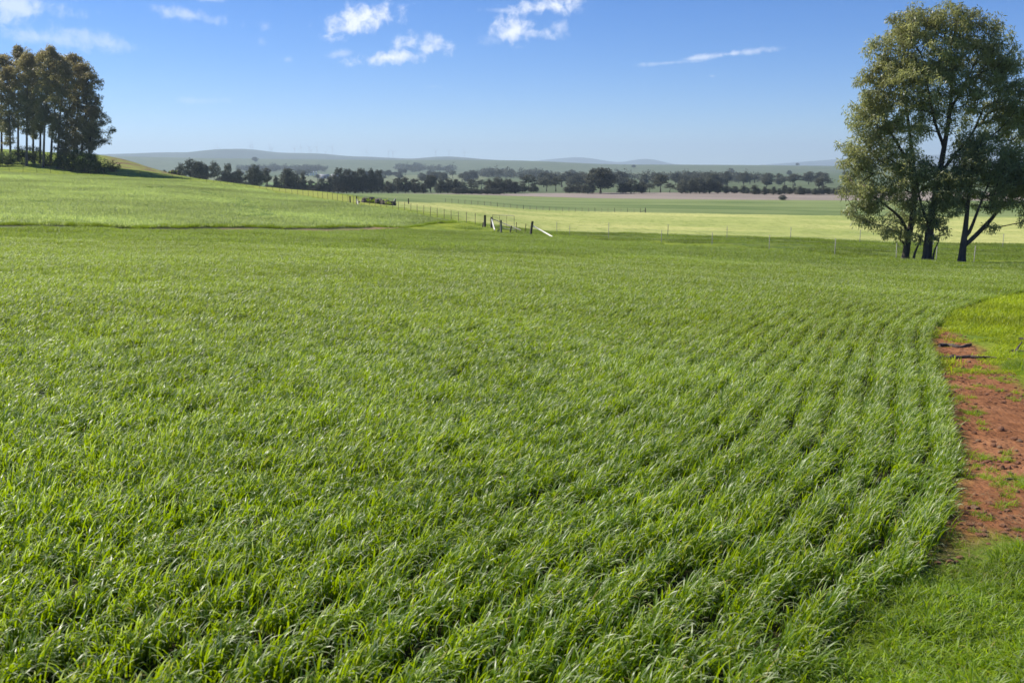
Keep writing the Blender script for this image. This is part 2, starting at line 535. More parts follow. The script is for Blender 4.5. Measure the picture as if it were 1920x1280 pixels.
P_SOIL = [hit(*p)[:2] for p in ((1700, 1062), (1752, 1030), (1792, 950), (1806, 880), (1786, 790), (1764, 720), (1748, 660), (1750, 612), (1790, 626), (1832, 652),
                                (1868, 690), (1925, 735), (2080, 800), (2140, 1000), (1925, 1012), (1860, 998), (1790, 1036))]
P_YEL = xy([on(700, 150), on(760, 140), on(830, 127), on(905, 112), on(960, 108), on(1068, 104), on(1252, 101), on(1482, 97), on(1612, 96), on(1960, 93), on(2600, 90),
            on(2600, 275), on(1920, 288), on(1600, 292), on(1200, 296), on(985, 290), on(835, 255), on(760, 200)])
P_GREEN = xy([on(600, 205), on(760, 175), on(900, 180), on(2600, 200), on(2600, 420), on(1920, 425), on(1600, 425), on(1300, 425), on(1000, 440), on(800, 470), on(600, 470)])
P_PINK = xy([on(560, 458), on(800, 462), on(1000, 450), on(1180, 425), on(1300, 412), on(1600, 405), on(2600, 400), on(2600, 560), on(1900, 560), on(1500, 540), on(1150, 520), on(850, 492), on(560, 480)])
P_STUB = xy([on(850, 560), on(920, 560), on(920, 720), on(850, 720)])
P_MOUND = xy([on(200, 232), on(225, 228), on(262, 226), on(300, 226), on(330, 222), on(345, 240), on(300, 275), on(240, 290), on(190, 275)])
P_LANE = xy([on(905, 107), on(1068, 92), on(1252, 84), on(1450, 72), on(1600, 64), on(1900, 58), on(2600, 56), on(2600, 93), on(1960, 95), on(1612, 98), on(1252, 103), on(960, 110)])
P_YSTRIP = xy([on(420, 197), on(561, 173), on(640, 156), on(700, 143), on(720, 150), on(660, 175), on(600, 186), on(500, 196), on(420, 203)])

# ground grid
af = np.linspace(radians(-36), radians(33), 400)
ab = np.linspace(radians(33), radians(324), 110)[1:-1]
ANG = np.concatenate([af, ab])
RR = np.exp(np.concatenate([np.linspace(math.log(0.3), math.log(40), 130, endpoint=False), np.linspace(math.log(40), math.log(330), 240, endpoint=False), np.linspace(math.log(330), math.log(15500), 130)]))
AA, RG = np.meshgrid(ANG, RR)
GX, GY = RG * np.sin(AA), RG * np.cos(AA)
GX = np.concatenate([[0.0], GX.ravel()])
GY = np.concatenate([[0.0], GY.ravel()])
GZ = H(GX, GY)
na, nr = len(ANG), len(RR)
ii, jj = np.meshgrid(np.arange(nr - 1), np.arange(na), indexing='ij')
a = 1 + ii * na + jj
b = 1 + ii * na + (jj + 1) % na
quads = np.stack([a, b, b + na, a + na], -1).reshape(-1, 4)
quads = quads[:, ::-1]
k = np.arange(0, na - 1, 2)
fan = np.stack([np.zeros_like(k), 1 + k, 1 + k + 1, 1 + (k + 2) % na], -1)[:, ::-1]
P_STRIP = xy(ditch_lo[1:][::-1]) + xy([on(760, 98), on(640, 92.5), on(560, 87), on(395, 79), on(310, 75), on(210, 70), on(110, 66), on(0, 62), on(-500, 55.5)][::1])
P_BANK_SHADE = xy([on(700, 92.8), on(640, 89.6), on(560, 84.6), on(395, 76.6), on(310, 72.6), on(210, 67.6), on(110, 63.6), on(0, 59.6), on(-500, 52.8), on(-500, 55.2), on(0, 61.9), on(110, 65.9), on(210, 69.9), on(310, 74.9), on(395, 78.9), on(560, 87), on(640, 92.1), on(700, 94.5)])
zones = {'bank_shade': P_BANK_SHADE, 'strip': P_STRIP, 'wheat': P_WHEAT, 'left': P_LEFT, 'soil': P_SOIL, 'yel': P_YEL, 'green': P_GREEN, 'pink': P_PINK, 'mound': P_MOUND, 'lane': P_LANE, 'ystrip': P_YSTRIP}
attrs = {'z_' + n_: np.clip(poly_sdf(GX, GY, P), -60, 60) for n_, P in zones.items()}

gm, t = new_mat('field ground')
pos = t.n('ShaderNodeNewGeometry').outputs['Position']
n_small = t.noise(pos, 5.0, 6.0, 0.65)
n_mid = t.noise(pos, 0.35, 5.0, 0.6)
n_big = t.noise(pos, 0.02, 4.0, 0.55)
n_tex = t.noise(t.vmath('MULTIPLY', pos, (0.5, 0.16, 1)), 1.6, 6.0, 0.75)


def zone(name, wob, soft):
    s_ = t.math('ADD', t.attr('z_' + name), t.math('MULTIPLY', t.math('SUBTRACT', n_mid, 0.5), wob))
    return t.ramp(s_, -soft, soft)


cur = t.mix(t.ramp(n_mid, 0.35, 0.65), (0.12, 0.18, 0.020), (0.24, 0.285, 0.028))      # rough grass
# far paddocks: blocks of different pasture
vor = t.n('ShaderNodeTexVoronoi', {'Vector': t.vmath('MULTIPLY', pos, (1 / 420.0, 1 / 650.0, 0)), 'Scale': 1.0, 'Randomness': 0.85}, feature='F1')
vsep = t.n('ShaderNodeSeparateColor', {0: vor.outputs['Color']})
fc = t.mix(t.ramp(vsep.outputs[0], 0.2, 0.8), (0.095, 0.125, 0.06), (0.155, 0.175, 0.09))
fc = t.mix(t.ramp(vsep.outputs[1], 0.72, 0.80), fc, (0.23, 0.19, 0.13))
fc = t.mix(t.ramp(vsep.outputs[2], 0.74, 0.80), fc, (0.17, 0.25, 0.09))
hillc = t.mix(t.ramp(n_big, 0.35, 0.65), (0.095, 0.120, 0.068), (0.125, 0.150, 0.085))
ysep = t.n('ShaderNodeSeparateXYZ', {0: pos}).outputs[1]
fc = t.mix(t.ramp(ysep, 1900, 2300), fc, hillc)
cur = t.mix(t.ramp(ysep, 430, 470), cur, fc)
cur = t.mix(zone('pink', 4.0, 1.0), cur, t.mix(t.ramp(n_big, 0.3, 0.7), (0.24, 0.20, 0.165), (0.30, 0.25, 0.205)))
g1 = t.mix(t.ramp(t.noise(t.vmath('MULTIPLY', pos, (0.3, 1, 1)), 0.05, 4.0), 0.35, 0.62), (0.115, 0.165, 0.050), (0.20, 0.245, 0.085))
cur = t.mix(zone('green', 3.0, 1.0), cur, g1)
y1 = t.mix(t.ramp(n_big, 0.35, 0.65), (0.30, 0.345, 0.095), (0.48, 0.475, 0.16))
y1 = t.mix(t.math('MULTIPLY', t.ramp(n_tex, 0.48, 0.62), 0.6), y1, (0.15, 0.21, 0.03))
cur = t.mix(zone('yel', 9.0, 2.5), cur, y1)
l1 = t.mix(t.ramp(n_tex, 0.35, 0.6), (0.075, 0.125, 0.020), (0.15, 0.19, 0.030))
cur = t.mix(zone('lane', 3.0, 1.0), cur, l1)
cur = t.mix(zone('ystrip', 3.0, 1.5), cur, (0.28, 0.31, 0.055))
mcol = t.mix(t.ramp(t.noise(pos, 0.25, 6.0, 0.7), 0.46, 0.58), (0.23, 0.25, 0.06), (0.17, 0.115, 0.06))
cur = t.mix(zone('mound', 6.0, 3.0), cur, mcol)
under = t.mix(t.ramp(n_mid, 0.4, 0.6), (0.105, 0.165, 0.030), (0.14, 0.20, 0.038))
cur = t.mix(zone('left', 0.6, 0.2), cur, under)
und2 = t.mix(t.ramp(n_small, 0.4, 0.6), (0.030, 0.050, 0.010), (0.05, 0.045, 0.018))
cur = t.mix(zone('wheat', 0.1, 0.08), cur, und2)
cur = t.mix(zone('strip', 1.2, 0.3), cur, t.mix(t.ramp(n_mid, 0.4, 0.6), (0.24, 0.17, 0.09), (0.15, 0.19, 0.04)))
cur = t.mix(zone('bank_shade', 1.0, 0.25), cur, (0.045, 0.050, 0.016))  # shade of the crop front, painted as a dark band along the bank
sc_ = t.mix(t.ramp(n_small, 0.35, 0.68), (0.215, 0.088, 0.036), (0.335, 0.148, 0.066))
sc_ = t.mix(t.ramp(t.noise(pos, 22.0, 5.0, 0.7), 0.56, 0.72), sc_, (0.12, 0.045, 0.02))
sc_ = t.mix(t.math('MULTIPLY', t.ramp(t.noise(pos, 1.1, 3.0), 0.5, 0.7), .5), sc_, (0.43, 0.21, 0.10))
cur = t.mix(zone('soil', 0.5, 0.15), cur, sc_)
n_b2 = t.noise(pos, 9.0, 8.0, 0.75)
bump = t.n('ShaderNodeBump', {'Strength': 0.9, 'Distance': 0.05, 'Height': t.math('ADD', n_b2, t.math('MULTIPLY', n_small, 0.6))})
bump2 = t.n('ShaderNodeBump', {'Strength': 0.5, 'Distance': 0.4, 'Height': n_tex, 'Normal': bump.outputs[0]})
p = t.n('ShaderNodeBsdfPrincipled', {'Base Color': cur, 'Roughness': 0.95, 'Specular IOR Level': 0.1, 'Normal': bump2.outputs[0]})
out(t, p.outputs[0])
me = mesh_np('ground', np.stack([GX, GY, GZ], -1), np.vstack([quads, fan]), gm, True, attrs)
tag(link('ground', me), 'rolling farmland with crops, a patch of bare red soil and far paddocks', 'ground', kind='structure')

# ------------------------------------------------------------------ far hills (solid ridges with a front, a crest and a back)
hm, t = new_mat('far hill ground')
pos = t.n('ShaderNodeNewGeometry').outputs['Position']
c = t.mix(t.ramp(t.noise(pos, 0.0016, 5.0), 0.4, 0.62), (0.085, 0.10, 0.06), (0.06, 0.072, 0.045))
out(t, t.n('ShaderNodeBsdfPrincipled', {'Base Color': c, 'Roughness': 1.0, 'Specular IOR Level': 0.0}).outputs[0])


def ridge(name, Y, depth, pts, label, seed):
    pts = np.array(pts, float)
    px = np.linspace(pts[0, 0], pts[-1, 0], 260)
    py = np.interp(px, pts[:, 0], pts[:, 1])
    kk = np.exp(-0.5 * (np.arange(-6, 7) / 2.2) ** 2)
    kk /= kk.sum()
    py = np.convolve(np.pad(py, 6, mode='edge'), kk, 'valid')
    top = EYE - np.array([ray(560, q)[1] for q in py]) * Y
    rng = np.random.default_rng(seed)
    nv = 15
    s_ = np.linspace(-1, 1, nv)
    shp = np.cos(s_ * pi / 2) ** 1.3
    V = np.zeros((nv, len(px), 3))
    for i in range(nv):
        yy_ = Y + s_[i] * depth
        V[i, :, 0] = (px - 960) / F * CP * Y
        V[i, :, 1] = yy_
        wv = 1 + 0.10 * np.sin(px * 0.05 + i * 0.9 + seed) * (1 - shp[i])
        V[i, :, 2] = -22 + (top + 22) * shp[i] * wv
    n = len(px)
    q = [(i * n + k, i * n + k + 1, (i + 1) * n + k + 1, (i + 1) * n + k) for i in range(nv - 1) for k in range(n - 1)]
    tag(link(name, mesh_np(name, V, q, hm, True)), label, 'hills', kind='structure')


ridge('hills', 7000, 1800, [(-900, 296), (0, 290), (240, 289), (300, 287), (330, 285), (375, 286.5), (406, 282), (441, 278.5), (462, 279), (485, 280.5), (509, 286), (548, 287), (600, 287.5),
                            (636, 291), (652, 294), (678, 293), (730, 296), (780, 298.5), (821, 293.5), (842, 292.5), (881, 296.5), (925, 300), (1000, 304), (1100, 312)],
      'long hazy blue-grey hills along the horizon carrying wind turbines', 1)
ridge('hills', 12500, 1800, [(900, 312), (1020, 300), (1060, 296), (1085, 294), (1110, 297), (1150, 305), (1175, 304), (1195, 298), (1211, 296), (1228, 300), (1250, 308), (1380, 312), (1440, 309),
                             (1500, 304), (1578, 298), (1640, 292), (1750, 290), (1900, 296), (2100, 306), (2500, 314)],
      'faint pale peaks on the horizon behind the green hill', 2)


# ------------------------------------------------------------------ blade tufts and the crops
def blades(rng, n, pos_xy, Lr, Wr, lean=(0.1, 0.5), bendr=(0.3, 1.4), seg=4, wind=(0, 0), tip=1.6, az_mu=None):
    """n ribbons: returns V, F, tint"""
    base = pos_xy
    L = rng.uniform(*Lr, n)
    W = rng.uniform(*Wr, n)
    az = rng.uniform(0, 2 * pi, n) if az_mu is None else rng.normal(az_mu, 1.2, n)
    l0 = rng.uniform(*lean, n)
    be = rng.uniform(*bendr, n) * np.where(rng.random(n) < 0.35, rng.uniform(1.0, 1.9, n), rng.uniform(0.3, 1.0, n))
    tw = rng.uniform(-0.9, 0.9, n)
    roll = rng.uniform(0, 2 * pi, n) * 0.0 + rng.normal(0, 0.9, n)
    V = np.zeros((n, seg + 1, 2, 3))
    p = np.zeros((n, 3))
    p[:, :2] = base
    d0 = np.stack([np.cos(az), np.sin(az)], -1)
    for i in range(seg + 1):
        s = i / seg
        ang = l0 + be * s ** tip * 1.5
        if i > 0:
            st = (L / seg)[:, None]
            dirv = np.concatenate([d0 * np.sin(ang)[:, None], np.cos(ang)[:, None]], 1)
            dirv[:, 0] += wind[0]
            dirv[:, 1] += wind[1]
            p = p + dirv * st
        wa = az + pi / 2 + tw * s + roll * 0.5
        wv = np.stack([np.cos(wa), np.sin(wa), 0.15 * np.sin(roll)], -1)
        ww = W * (0.65 + 0.6 * s) * (1 - s ** 3.2) if i < seg else W * 0.04
        V[:, i, 0] = p - wv * (ww / 2)[:, None]
        V[:, i, 1] = p + wv * (ww / 2)[:, None]
    nv = (seg + 1) * 2
    q = []
    for i in range(seg):
        q.append((2 * i, 2 * i + 1, 2 * i + 3, 2 * i + 2))
    q = np.array(q)[None] + (np.arange(n) * nv)[:, None, None]
    tint = np.repeat(rng.random(n), nv)
    along = np.tile(np.repeat(np.arange(seg + 1) / seg, 2), n)
    return V.reshape(-1, 3), q.reshape(-1, 4), {'tint': tint, 'along': along}


def source_collection(name, meshes):
    c = bpy.data.collections.new(name)
    for i, me in enumerate(meshes):
        o = bpy.data.objects.new('%s_%02d' % (name, i), me)
        c.objects.link(o)
    return c


def scatter(name, pts, rotz, scale, idx, coll, label, cat, tilt=None):
    n = len(pts)
    rot = np.zeros((n, 3))
    rot[:, 2] = rotz
    if tilt is not None:
        rot[:, :2] = tilt
    me = mesh_np(name, pts, np.zeros((0, 4), int), None, False, {'rot': rot, 'scl': np.asarray(scale).reshape(n, 3) if np.ndim(scale) == 2 else np.repeat(np.asarray(scale)[:, None], 3, 1), 'idx': idx})
    o = link(name, me)
    ng = bpy.data.node_groups.new(name + '_spread', 'GeometryNodeTree')
    ng.interface.new_socket('Geometry', in_out='INPUT', socket_type='NodeSocketGeometry')
    ng.interface.new_socket('Geometry', in_out='OUTPUT', socket_type='NodeSocketGeometry')
    N = ng.nodes
    gi, go = N.new('NodeGroupInput'), N.new('NodeGroupOutput')
    iop = N.new('GeometryNodeInstanceOnPoints')
    ci = N.new('GeometryNodeCollectionInfo')
    ci.inputs['Collection'].default_value = coll
    ci.inputs['Separate Children'].default_value = True
    ci.inputs['Reset Children'].default_value = True
    m2p = N.new('GeometryNodeMeshToPoints')

    def na(nm, dt):
        a_ = N.new('GeometryNodeInputNamedAttribute')
        a_.data_type = dt
        a_.inputs[0].default_value = nm
        return a_.outputs['Attribute']
    e2r = N.new('FunctionNodeEulerToRotation')
    f2i = N.new('FunctionNodeFloatToInt')
    L = ng.links.new
    L(gi.outputs[0], m2p.inputs['Mesh'])
    L(m2p.outputs[0], iop.inputs['Points'])
    L(ci.outputs[0], iop.inputs['Instance'])
    iop.inputs['Pick Instance'].default_value = True
    L(na('idx', 'FLOAT'), f2i.inputs[0])
    L(f2i.outputs[0], iop.inputs['Instance Index'])
    L(na('rot', 'FLOAT_VECTOR'), e2r.inputs[0])
    L(e2r.outputs[0], iop.inputs['Rotation'])
    L(na('scl', 'FLOAT_VECTOR'), iop.inputs['Scale'])
    L(iop.outputs[0], go.inputs[0])
    md = o.modifiers.new('spread', 'NODES')
    md.node_group = ng
    tag(o, label, cat, kind='stuff')
    print(name, n)
    return o


def vnoise(X, Y, s, seed):
    """cheap smooth noise 0..1"""
    rng = np.random.default_rng(seed)
    g = rng.random((64, 64))
    x, y = X / s, Y / s
    i, j = np.floor(x).astype(int), np.floor(y).astype(int)
    a_, b_ = x - i, y - j
    a_, b_ = a_ * a_ * (3 - 2 * a_), b_ * b_ * (3 - 2 * b_)
    i, j = i % 64, j % 64
    i2, j2 = (i + 1) % 64, (j + 1) % 64
    return g[i, j] * (1 - a_) * (1 - b_) + g[i2, j] * a_ * (1 - b_) + g[i, j2] * (1 - a_) * b_ + g[i2, j2] * a_ * b_


# --- near wheat: short lengths of sown row
rng = np.random.default_rng(11)
srcs = []
for v in range(18):
    nb = 112
    x = rng.uniform(-0.095, 0.095, nb)
    y = rng.normal(0, 0.047, nb)
    V, q, ti = blades(rng, nb, np.stack([x, y], -1), (0.085, 0.185), (0.0046, 0.0100), (0.02, 0.27), (0.5, 1.9), 6, tip=2.3, az_mu=-pi / 2)
    srcs.append(mesh_np('row_length', V, q, M['wheat'], True, ti))
for v in range(12):
    nb = 68
    x = rng.uniform(-0.095, 0.095, nb)
    y = rng.normal(0, 0.045, nb)
    V, q, ti = blades(rng, nb, np.stack([x, y], -1), (0.095, 0.195), (0.0068, 0.0140), (0.02, 0.30), (0.5, 1.8), 4, tip=2.2, az_mu=-pi / 2)
    srcs.append(mesh_np('row_length', V, q, M['wheat_far'], True, ti))
C_ROW = source_collection('wheat_row', srcs)

seg = np.diff(E, axis=0)
cum = np.concatenate([[0], np.cumsum(np.linalg.norm(seg, axis=1))])
Tn = np.gradient(E, axis=0)
Tn = np.stack([gauss(Tn[:, :1], 8, 0)[:, 0], gauss(Tn[:, 1:], 8, 0)[:, 0]], -1)
Tn /= np.linalg.norm(Tn, axis=1)[:, None]
Nn = np.stack([-Tn[:, 1], Tn[:, 0]], -1)
pts_l, dir_l, k_l = [], [], []
YN = 46.0
for k in range(0, 260):
    d = 0.13 + 0.27 * k
    C_ = E + Nn * d
    sl = np.concatenate([[0], np.cumsum(np.linalg.norm(np.diff(C_, axis=0), axis=1))])
    s_ = np.arange(0, sl[-1], 0.125) + rng.uniform(-0.03, 0.03)
    X = np.interp(s_, sl, C_[:, 0])
    Y = np.interp(s_, sl, C_[:, 1])
    TX = np.interp(s_, sl, Tn[:, 0])
    TY = np.interp(s_, sl, Tn[:, 1])
    keep = (Y > 1.0) & (Y < YN) & (np.abs(X) < 0.56 * Y + 2.5)
    pts_l.append(np.stack([X[keep], Y[keep]], -1))
    dir_l.append(np.arctan2(TY, TX)[keep])
    k_l.append(np.full(keep.sum(), k))
P2 = np.vstack(pts_l)
DR = np.concatenate(dir_l)
KR = np.concatenate(k_l)
ins = poly_sdf(P2[:, 0], P2[:, 1], P_WHEAT) > -0.02
P2, DR, KR = P2[ins], DR[ins], KR[ins]
h1 = vnoise(P2[:, 0], P2[:, 1], 1.3, 3)
h2 = vnoise(P2[:, 0] + 9, P2[:, 1], 0.45, 4)
h3 = vnoise(P2[:, 0], P2[:, 1] * 1.6, 5.0, 5)
edge_fade = np.clip(KR / 2.0, 0, 1)
drop = rng.random(len(P2)) < (0.02 + 0.10 * (h2 > 0.86) + 0.28 * (1 - edge_fade) * (h1 < 0.35))
P2, DR, KR, h1, h2, h3 = [a_[~drop] for a_ in (P2, DR, KR, h1, h2, h3)]
n = len(P2)
jit = rng.normal(0, 0.022, (n, 2))
farj = np.clip((KR - 6) / 16, 0, 1)[:, None] * rng.normal(0, 0.075, (n, 2))
wob = (0.03 + 0.05 * np.clip((KR - 4) / 14, 0, 1)) * (vnoise(P2[:, 0], P2[:, 1], 0.6, 16) - .5) * 2
P2 = P2 + jit + farj + np.stack([wob, -wob * .4], -1)
s_ = (0.72 + 0.34 * h1 + 0.22 * h2 + 0.12 * h3) * rng.uniform(0.88, 1.12, n)
zz = H(P2[:, 0], P2[:, 1])
wid = 1.08 + 0.42 * np.clip((KR - 5) / 16, 0, 1)
scl = np.stack([np.ones(n) * 1.05, wid, s_], -1)
rz = DR + rng.normal(0, .22, n)
lx = 0.07 + 0.16 * (vnoise(P2[:, 0], P2[:, 1], 2.2, 14) - .4) + rng.normal(0, .06, n)
ly = 0.14 * (vnoise(P2[:, 0], P2[:, 1], 1.7, 15) - .5) + rng.normal(0, .06, n)
tlt = np.stack([-(-np.sin(rz) * lx + np.cos(rz) * ly), np.cos(rz) * lx + np.sin(rz) * ly], -1)      # lean with the wind
scatter('wheat_crop', np.column_stack([P2, zz - 0.005]), rz, scl, np.where(P2[:, 1] + rng.normal(0, 1.5, n) < 13, rng.integers(0, 18, n), rng.integers(18, 30, n)), C_ROW,
        'near green wheat crop in curved sown rows beside the red soil', 'wheat', tlt)

# --- the same crop farther off, in small patches
srcs = []
for v in range(10):
    nb = 190
    V, q, ti = blades(rng, nb, rng.uniform(-0.34, 0.34, (nb, 2)), (0.10, 0.21), (0.009, 0.016), (0.03, 0.45), (0.2, 1.2), 3)
    srcs.append(mesh_np('crop_patch', V, q, M['wheat_far'], True, ti))
C_PATCH = source_collection('wheat_patch', srcs)


def grid_pts(rng, x0, x1, y0, y1, st, uL, uR, poly, inset=0.0):
    X, Y = np.meshgrid(np.arange(x0, x1, st), np.arange(y0, y1, st))
    X, Y = X.ravel() + rng.uniform(-.5, .5, X.size) * st, Y.ravel() + rng.uniform(-.5, .5, X.size) * st
    k_ = (X > uL * Y - 4) & (X < uR * Y + 4)
    X, Y = X[k_], Y[k_]
    k_ = poly_sdf(X, Y, poly) > inset
    return X[k_], Y[k_]


X, Y = grid_pts(rng, -70, 60, YN - 0.3, 100, 0.47, -0.56, 0.56, P_WHEAT, 0.25)
n = len(X)
h1, h2 = vnoise(X, Y * 2.2, 4.0, 8), vnoise(X * .35, Y, 1.4, 9)
s_ = (0.50 + 0.50 * h1 + 0.45 * np.clip(h2 * 2.5 - .5, 0, 1)) * rng.uniform(0.9, 1.1, n)
k_ = ~((rng.random(n) < 0.4) & (h2 < 0.16))
scl = np.stack([np.full(n, 1.15), np.full(n, 1.15), s_], -1)
scatter('wheat_crop', np.column_stack([X, Y, H(X, Y)])[k_], rng.uniform(0, 6.28, n)[k_], scl[k_], rng.integers(0, 10, n)[k_], C_PATCH,
        'far part of the green wheat crop in front of the gate and lane', 'wheat', rng.normal(0, 0.05, (n, 2))[k_])

# --- paler crop on the rising ground at left
srcs = []
for v in range(8):
    nb = 150
    V, q, ti = blades(rng, nb, rng.uniform(-0.62, 0.62, (nb, 2)), (0.14, 0.30), (0.020, 0.034), (0.03, 0.45), (0.2, 1.2), 2)
    srcs.append(mesh_np('pale_crop_patch', V, q, M['crop_left'], True, ti))
C_PALE = source_collection('pale_patch', srcs)
X, Y = grid_pts(rng, -115, 5, 52, 206, 0.92, -0.58, 0.1, P_LEFT, 0.1)
h2 = vnoise(X * .5, Y, 2.0, 10)
marks = [[hit(*p)[:2] for p in L_] for L_ in (((270, 353), (300, 352), (312, 349)), ((350, 356), (395, 364), (420, 372), (440, 384), (470, 400)),
                                               ((440, 371), (462, 381), (485, 390), (505, 404)), ((445, 404), (480, 405), (512, 404)), ((50, 378), (110, 381), (140, 381)))]
dm = np.full(len(X), 99.0)
for L_ in marks:
    Q = smooth_line(L_, 0.5)
    for q_ in Q:
        dm = np.minimum(dm, np.hypot(X - q_[0], (Y - q_[1]) * 0.6))
k_ = ~((dm < 0.8) & (rng.random(len(X)) < 0.8)) & (rng.random(len(X)) > 0.06)
X, Y, h2 = X[k_], Y[k_], h2[k_]
n = len(X)
scl = np.stack([np.full(n, 1.1), np.full(n, 1.1), (0.8 + 0.5 * h2) * rng.uniform(0.85, 1.15, n)], -1)
scatter('young_crop', np.column_stack([X, Y, H(X, Y)]), rng.uniform(0, 6.28, n), scl, rng.integers(0, 8, n), C_PALE,
        'pale green crop on the rising ground below the gum grove', 'crop', rng.normal(0, 0.05, (n, 2)))
# tall fringe where that crop begins; its darker leaf colour paints in the front's shade
Ld = smooth_line(xy(ditch_hi)[1:], 0.22)
n = len(Ld)
hn = vnoise(Ld[:, 0], Ld[:, 1], 2.2, 12)
k_ = hn > 0.12
FX, FY = Ld[:, 0] + rng.normal(0, .15, n), Ld[:, 1] + rng.uniform(-0.5, .5, n)
scl = np.stack([np.full(n, .8), np.full(n, .6), rng.uniform(1.0, 1.5, n) * (0.8 + hn)], -1)
scatter('crop_fringe', np.column_stack([FX, FY, H(FX, FY)])[k_], rng.uniform(-.3, .3, n)[k_], scl[k_], rng.integers(0, 10, n)[k_], C_PATCH,
        'taller shaded fringe of crop along the narrow bare strip', 'crop')

# --- grass of the verge at right
srcs = []
for v in range(12):
    nb = 62
    a_ = rng.uniform(0, 2 * pi, nb)
    r_ = 0.07 * np.sqrt(rng.random(nb))
    V, q, ti = blades(rng, nb, np.stack([r_ * np.cos(a_), r_ * np.sin(a_)], -1), (0.05, 0.14), (0.0034, 0.0072), (0.05, 0.9), (0.3, 1.7), 4)
    srcs.append(mesh_np('grass_tuft', V, q, M['grass'], True, ti))
C_GRASS = source_collection('grass_tuft', srcs)
E_rough = P_WHEAT


def verge_pts(st, y0, y1):
    X, Y = np.meshgrid(np.arange(-1, 28, st), np.arange(y0, y1, st))
    X, Y = X.ravel() + rng.uniform(-.6, .6, X.size) * st, Y.ravel() + rng.uniform(-.6, .6, X.size) * st
    k_ = (X < 0.56 * Y + 2.5) & (X > -0.3 * Y)
    X, Y = X[k_], Y[k_]
    k_ = (poly_sdf(X, Y, P_WHEAT) < 0.04)
    return X[k_], Y[k_]


X, Y = verge_pts(0.075, 0.8, 14)
ds = poly_sdf(X, Y, P_SOIL) + (vnoise(X, Y, 0.5, 20) - .5) * 0.45 + .17
nz_ = vnoise(X, Y, 0.33, 21)
nz2 = vnoise(X, Y, 0.9, 22)
keep = (ds < 0) & (rng.random(len(X)) < np.clip(0.40 + 0.9 * nz2, 0, 1))
keep |= (ds >= 0) & (nz_ > 0.70) & (nz2 > .62) & (rng.random(len(X)) < 0.5)
keep |= (ds >= 0) & (ds < .45) & (rng.random(len(X)) < 0.08)
X, Y, ds, nz_, nz2 = X[keep], Y[keep], ds[keep], nz_[keep], nz2[keep]
n = len(X)
s_ = np.where(ds < 0, 0.30 + 0.5 * nz2 + 0.85 * nz_ ** 2, 0.45) * rng.uniform(0.8, 1.2, n)
s_ *= np.clip(0.55 + np.abs(ds) * 1.2, 0.5, 1.0)
scl = np.stack([s_ * 0.9 + .25, s_ * 0.9 + .25, s_], -1)
scatter('verge_grass', np.column_stack([X, Y, H(X, Y)]), rng.uniform(0, 6.28, n), scl, rng.integers(0, 12, n), C_GRASS,
        'short bright green grass at the corner of the crop and the red soil', 'grass', rng.normal(0, 0.1, (n, 2)))
srcs = []
for v in range(8):
    nb = 90
    V, q, ti = blades(rng, nb, rng.uniform(-0.13, 0.13, (nb, 2)), (0.04, 0.13), (0.006, 0.013), (0.1, 1.0), (0.3, 1.6), 3)
    srcs.append(mesh_np('verge_tuft', V, q, M['verge'], True, ti))
C_VERGE = source_collection('verge_tuft', srcs)
X, Y = verge_pts(0.20, 12, 36)
ds = poly_sdf(X, Y, P_SOIL) + (vnoise(X, Y, 0.9, 24) - .5) * 1.4
keep = (ds < 0) | ((vnoise(X, Y, 0.6, 25) > .82) & (rng.random(len(X)) < .5))
X, Y = X[keep], Y[keep]
n = len(X)
s_ = (0.3 + 1.3 * vnoise(X, Y, 0.8, 26) ** 1.5 + .7 * vnoise(X, Y, 0.35, 27) ** 2) * rng.uniform(0.7, 1.3, n)
scatter('verge_grass', np.column_stack([X, Y, H(X, Y)]), rng.uniform(0, 6.28, n), np.stack([np.full(n, 1.1), np.full(n, 1.1), s_], -1), rng.integers(0, 8, n), C_VERGE,
        'yellow-green grass with cape weed beyond the red soil at right', 'grass')
# --- rough grass of the lane and around the gate, ridge top
srcs = []
for v in range(8):
    nb = 110
    V, q, ti = blades(rng, nb, rng.uniform(-0.5, 0.5, (nb, 2)), (0.08, 0.24), (0.016, 0.03), (0.1, 0.9), (0.3, 1.6), 2)
    srcs.append(mesh_np('lane_tuft', V, q, M['lane'], True, ti))
C_LANE = source_collection('lane_tuft', srcs)
P_ROUGH = xy(cropfar)[::-1] + xy([on(2150, 96), on(1960, 94), on(1612, 97), on(1252, 101.5), on(1068, 104), on(960, 108), on(905, 108), on(870, 111), on(835, 112), on(840, 104)])
X, Y = grid_pts(rng, -15, 70, 48, 116, 0.85, -0.2, 0.57, P_ROUGH, 0.1)
nz_ = vnoise(X * .4, Y, 2.2, 30)
keep = rng.random(len(X)) < (0.25 + 0.9 * (nz_ > .5))
X, Y, nz_ = X[keep], Y[keep], nz_[keep]
n = len(X)
s_ = (0.5 + 0.9 * nz_) * rng.uniform(0.7, 1.3, n)
scatter('lane_grass', np.column_stack([X, Y, H(X, Y)]), rng.uniform(0, 6.28, n), np.stack([np.full(n, 1.), np.full(n, 1.), s_], -1), rng.integers(0, 8, n), C_LANE,
        'rough grass of the lane between the two wire fences', 'grass')


# ------------------------------------------------------------------ trees
def nrm(v):
    return v / (np.linalg.norm(v, axis=-1, keepdims=True) + 1e-9)


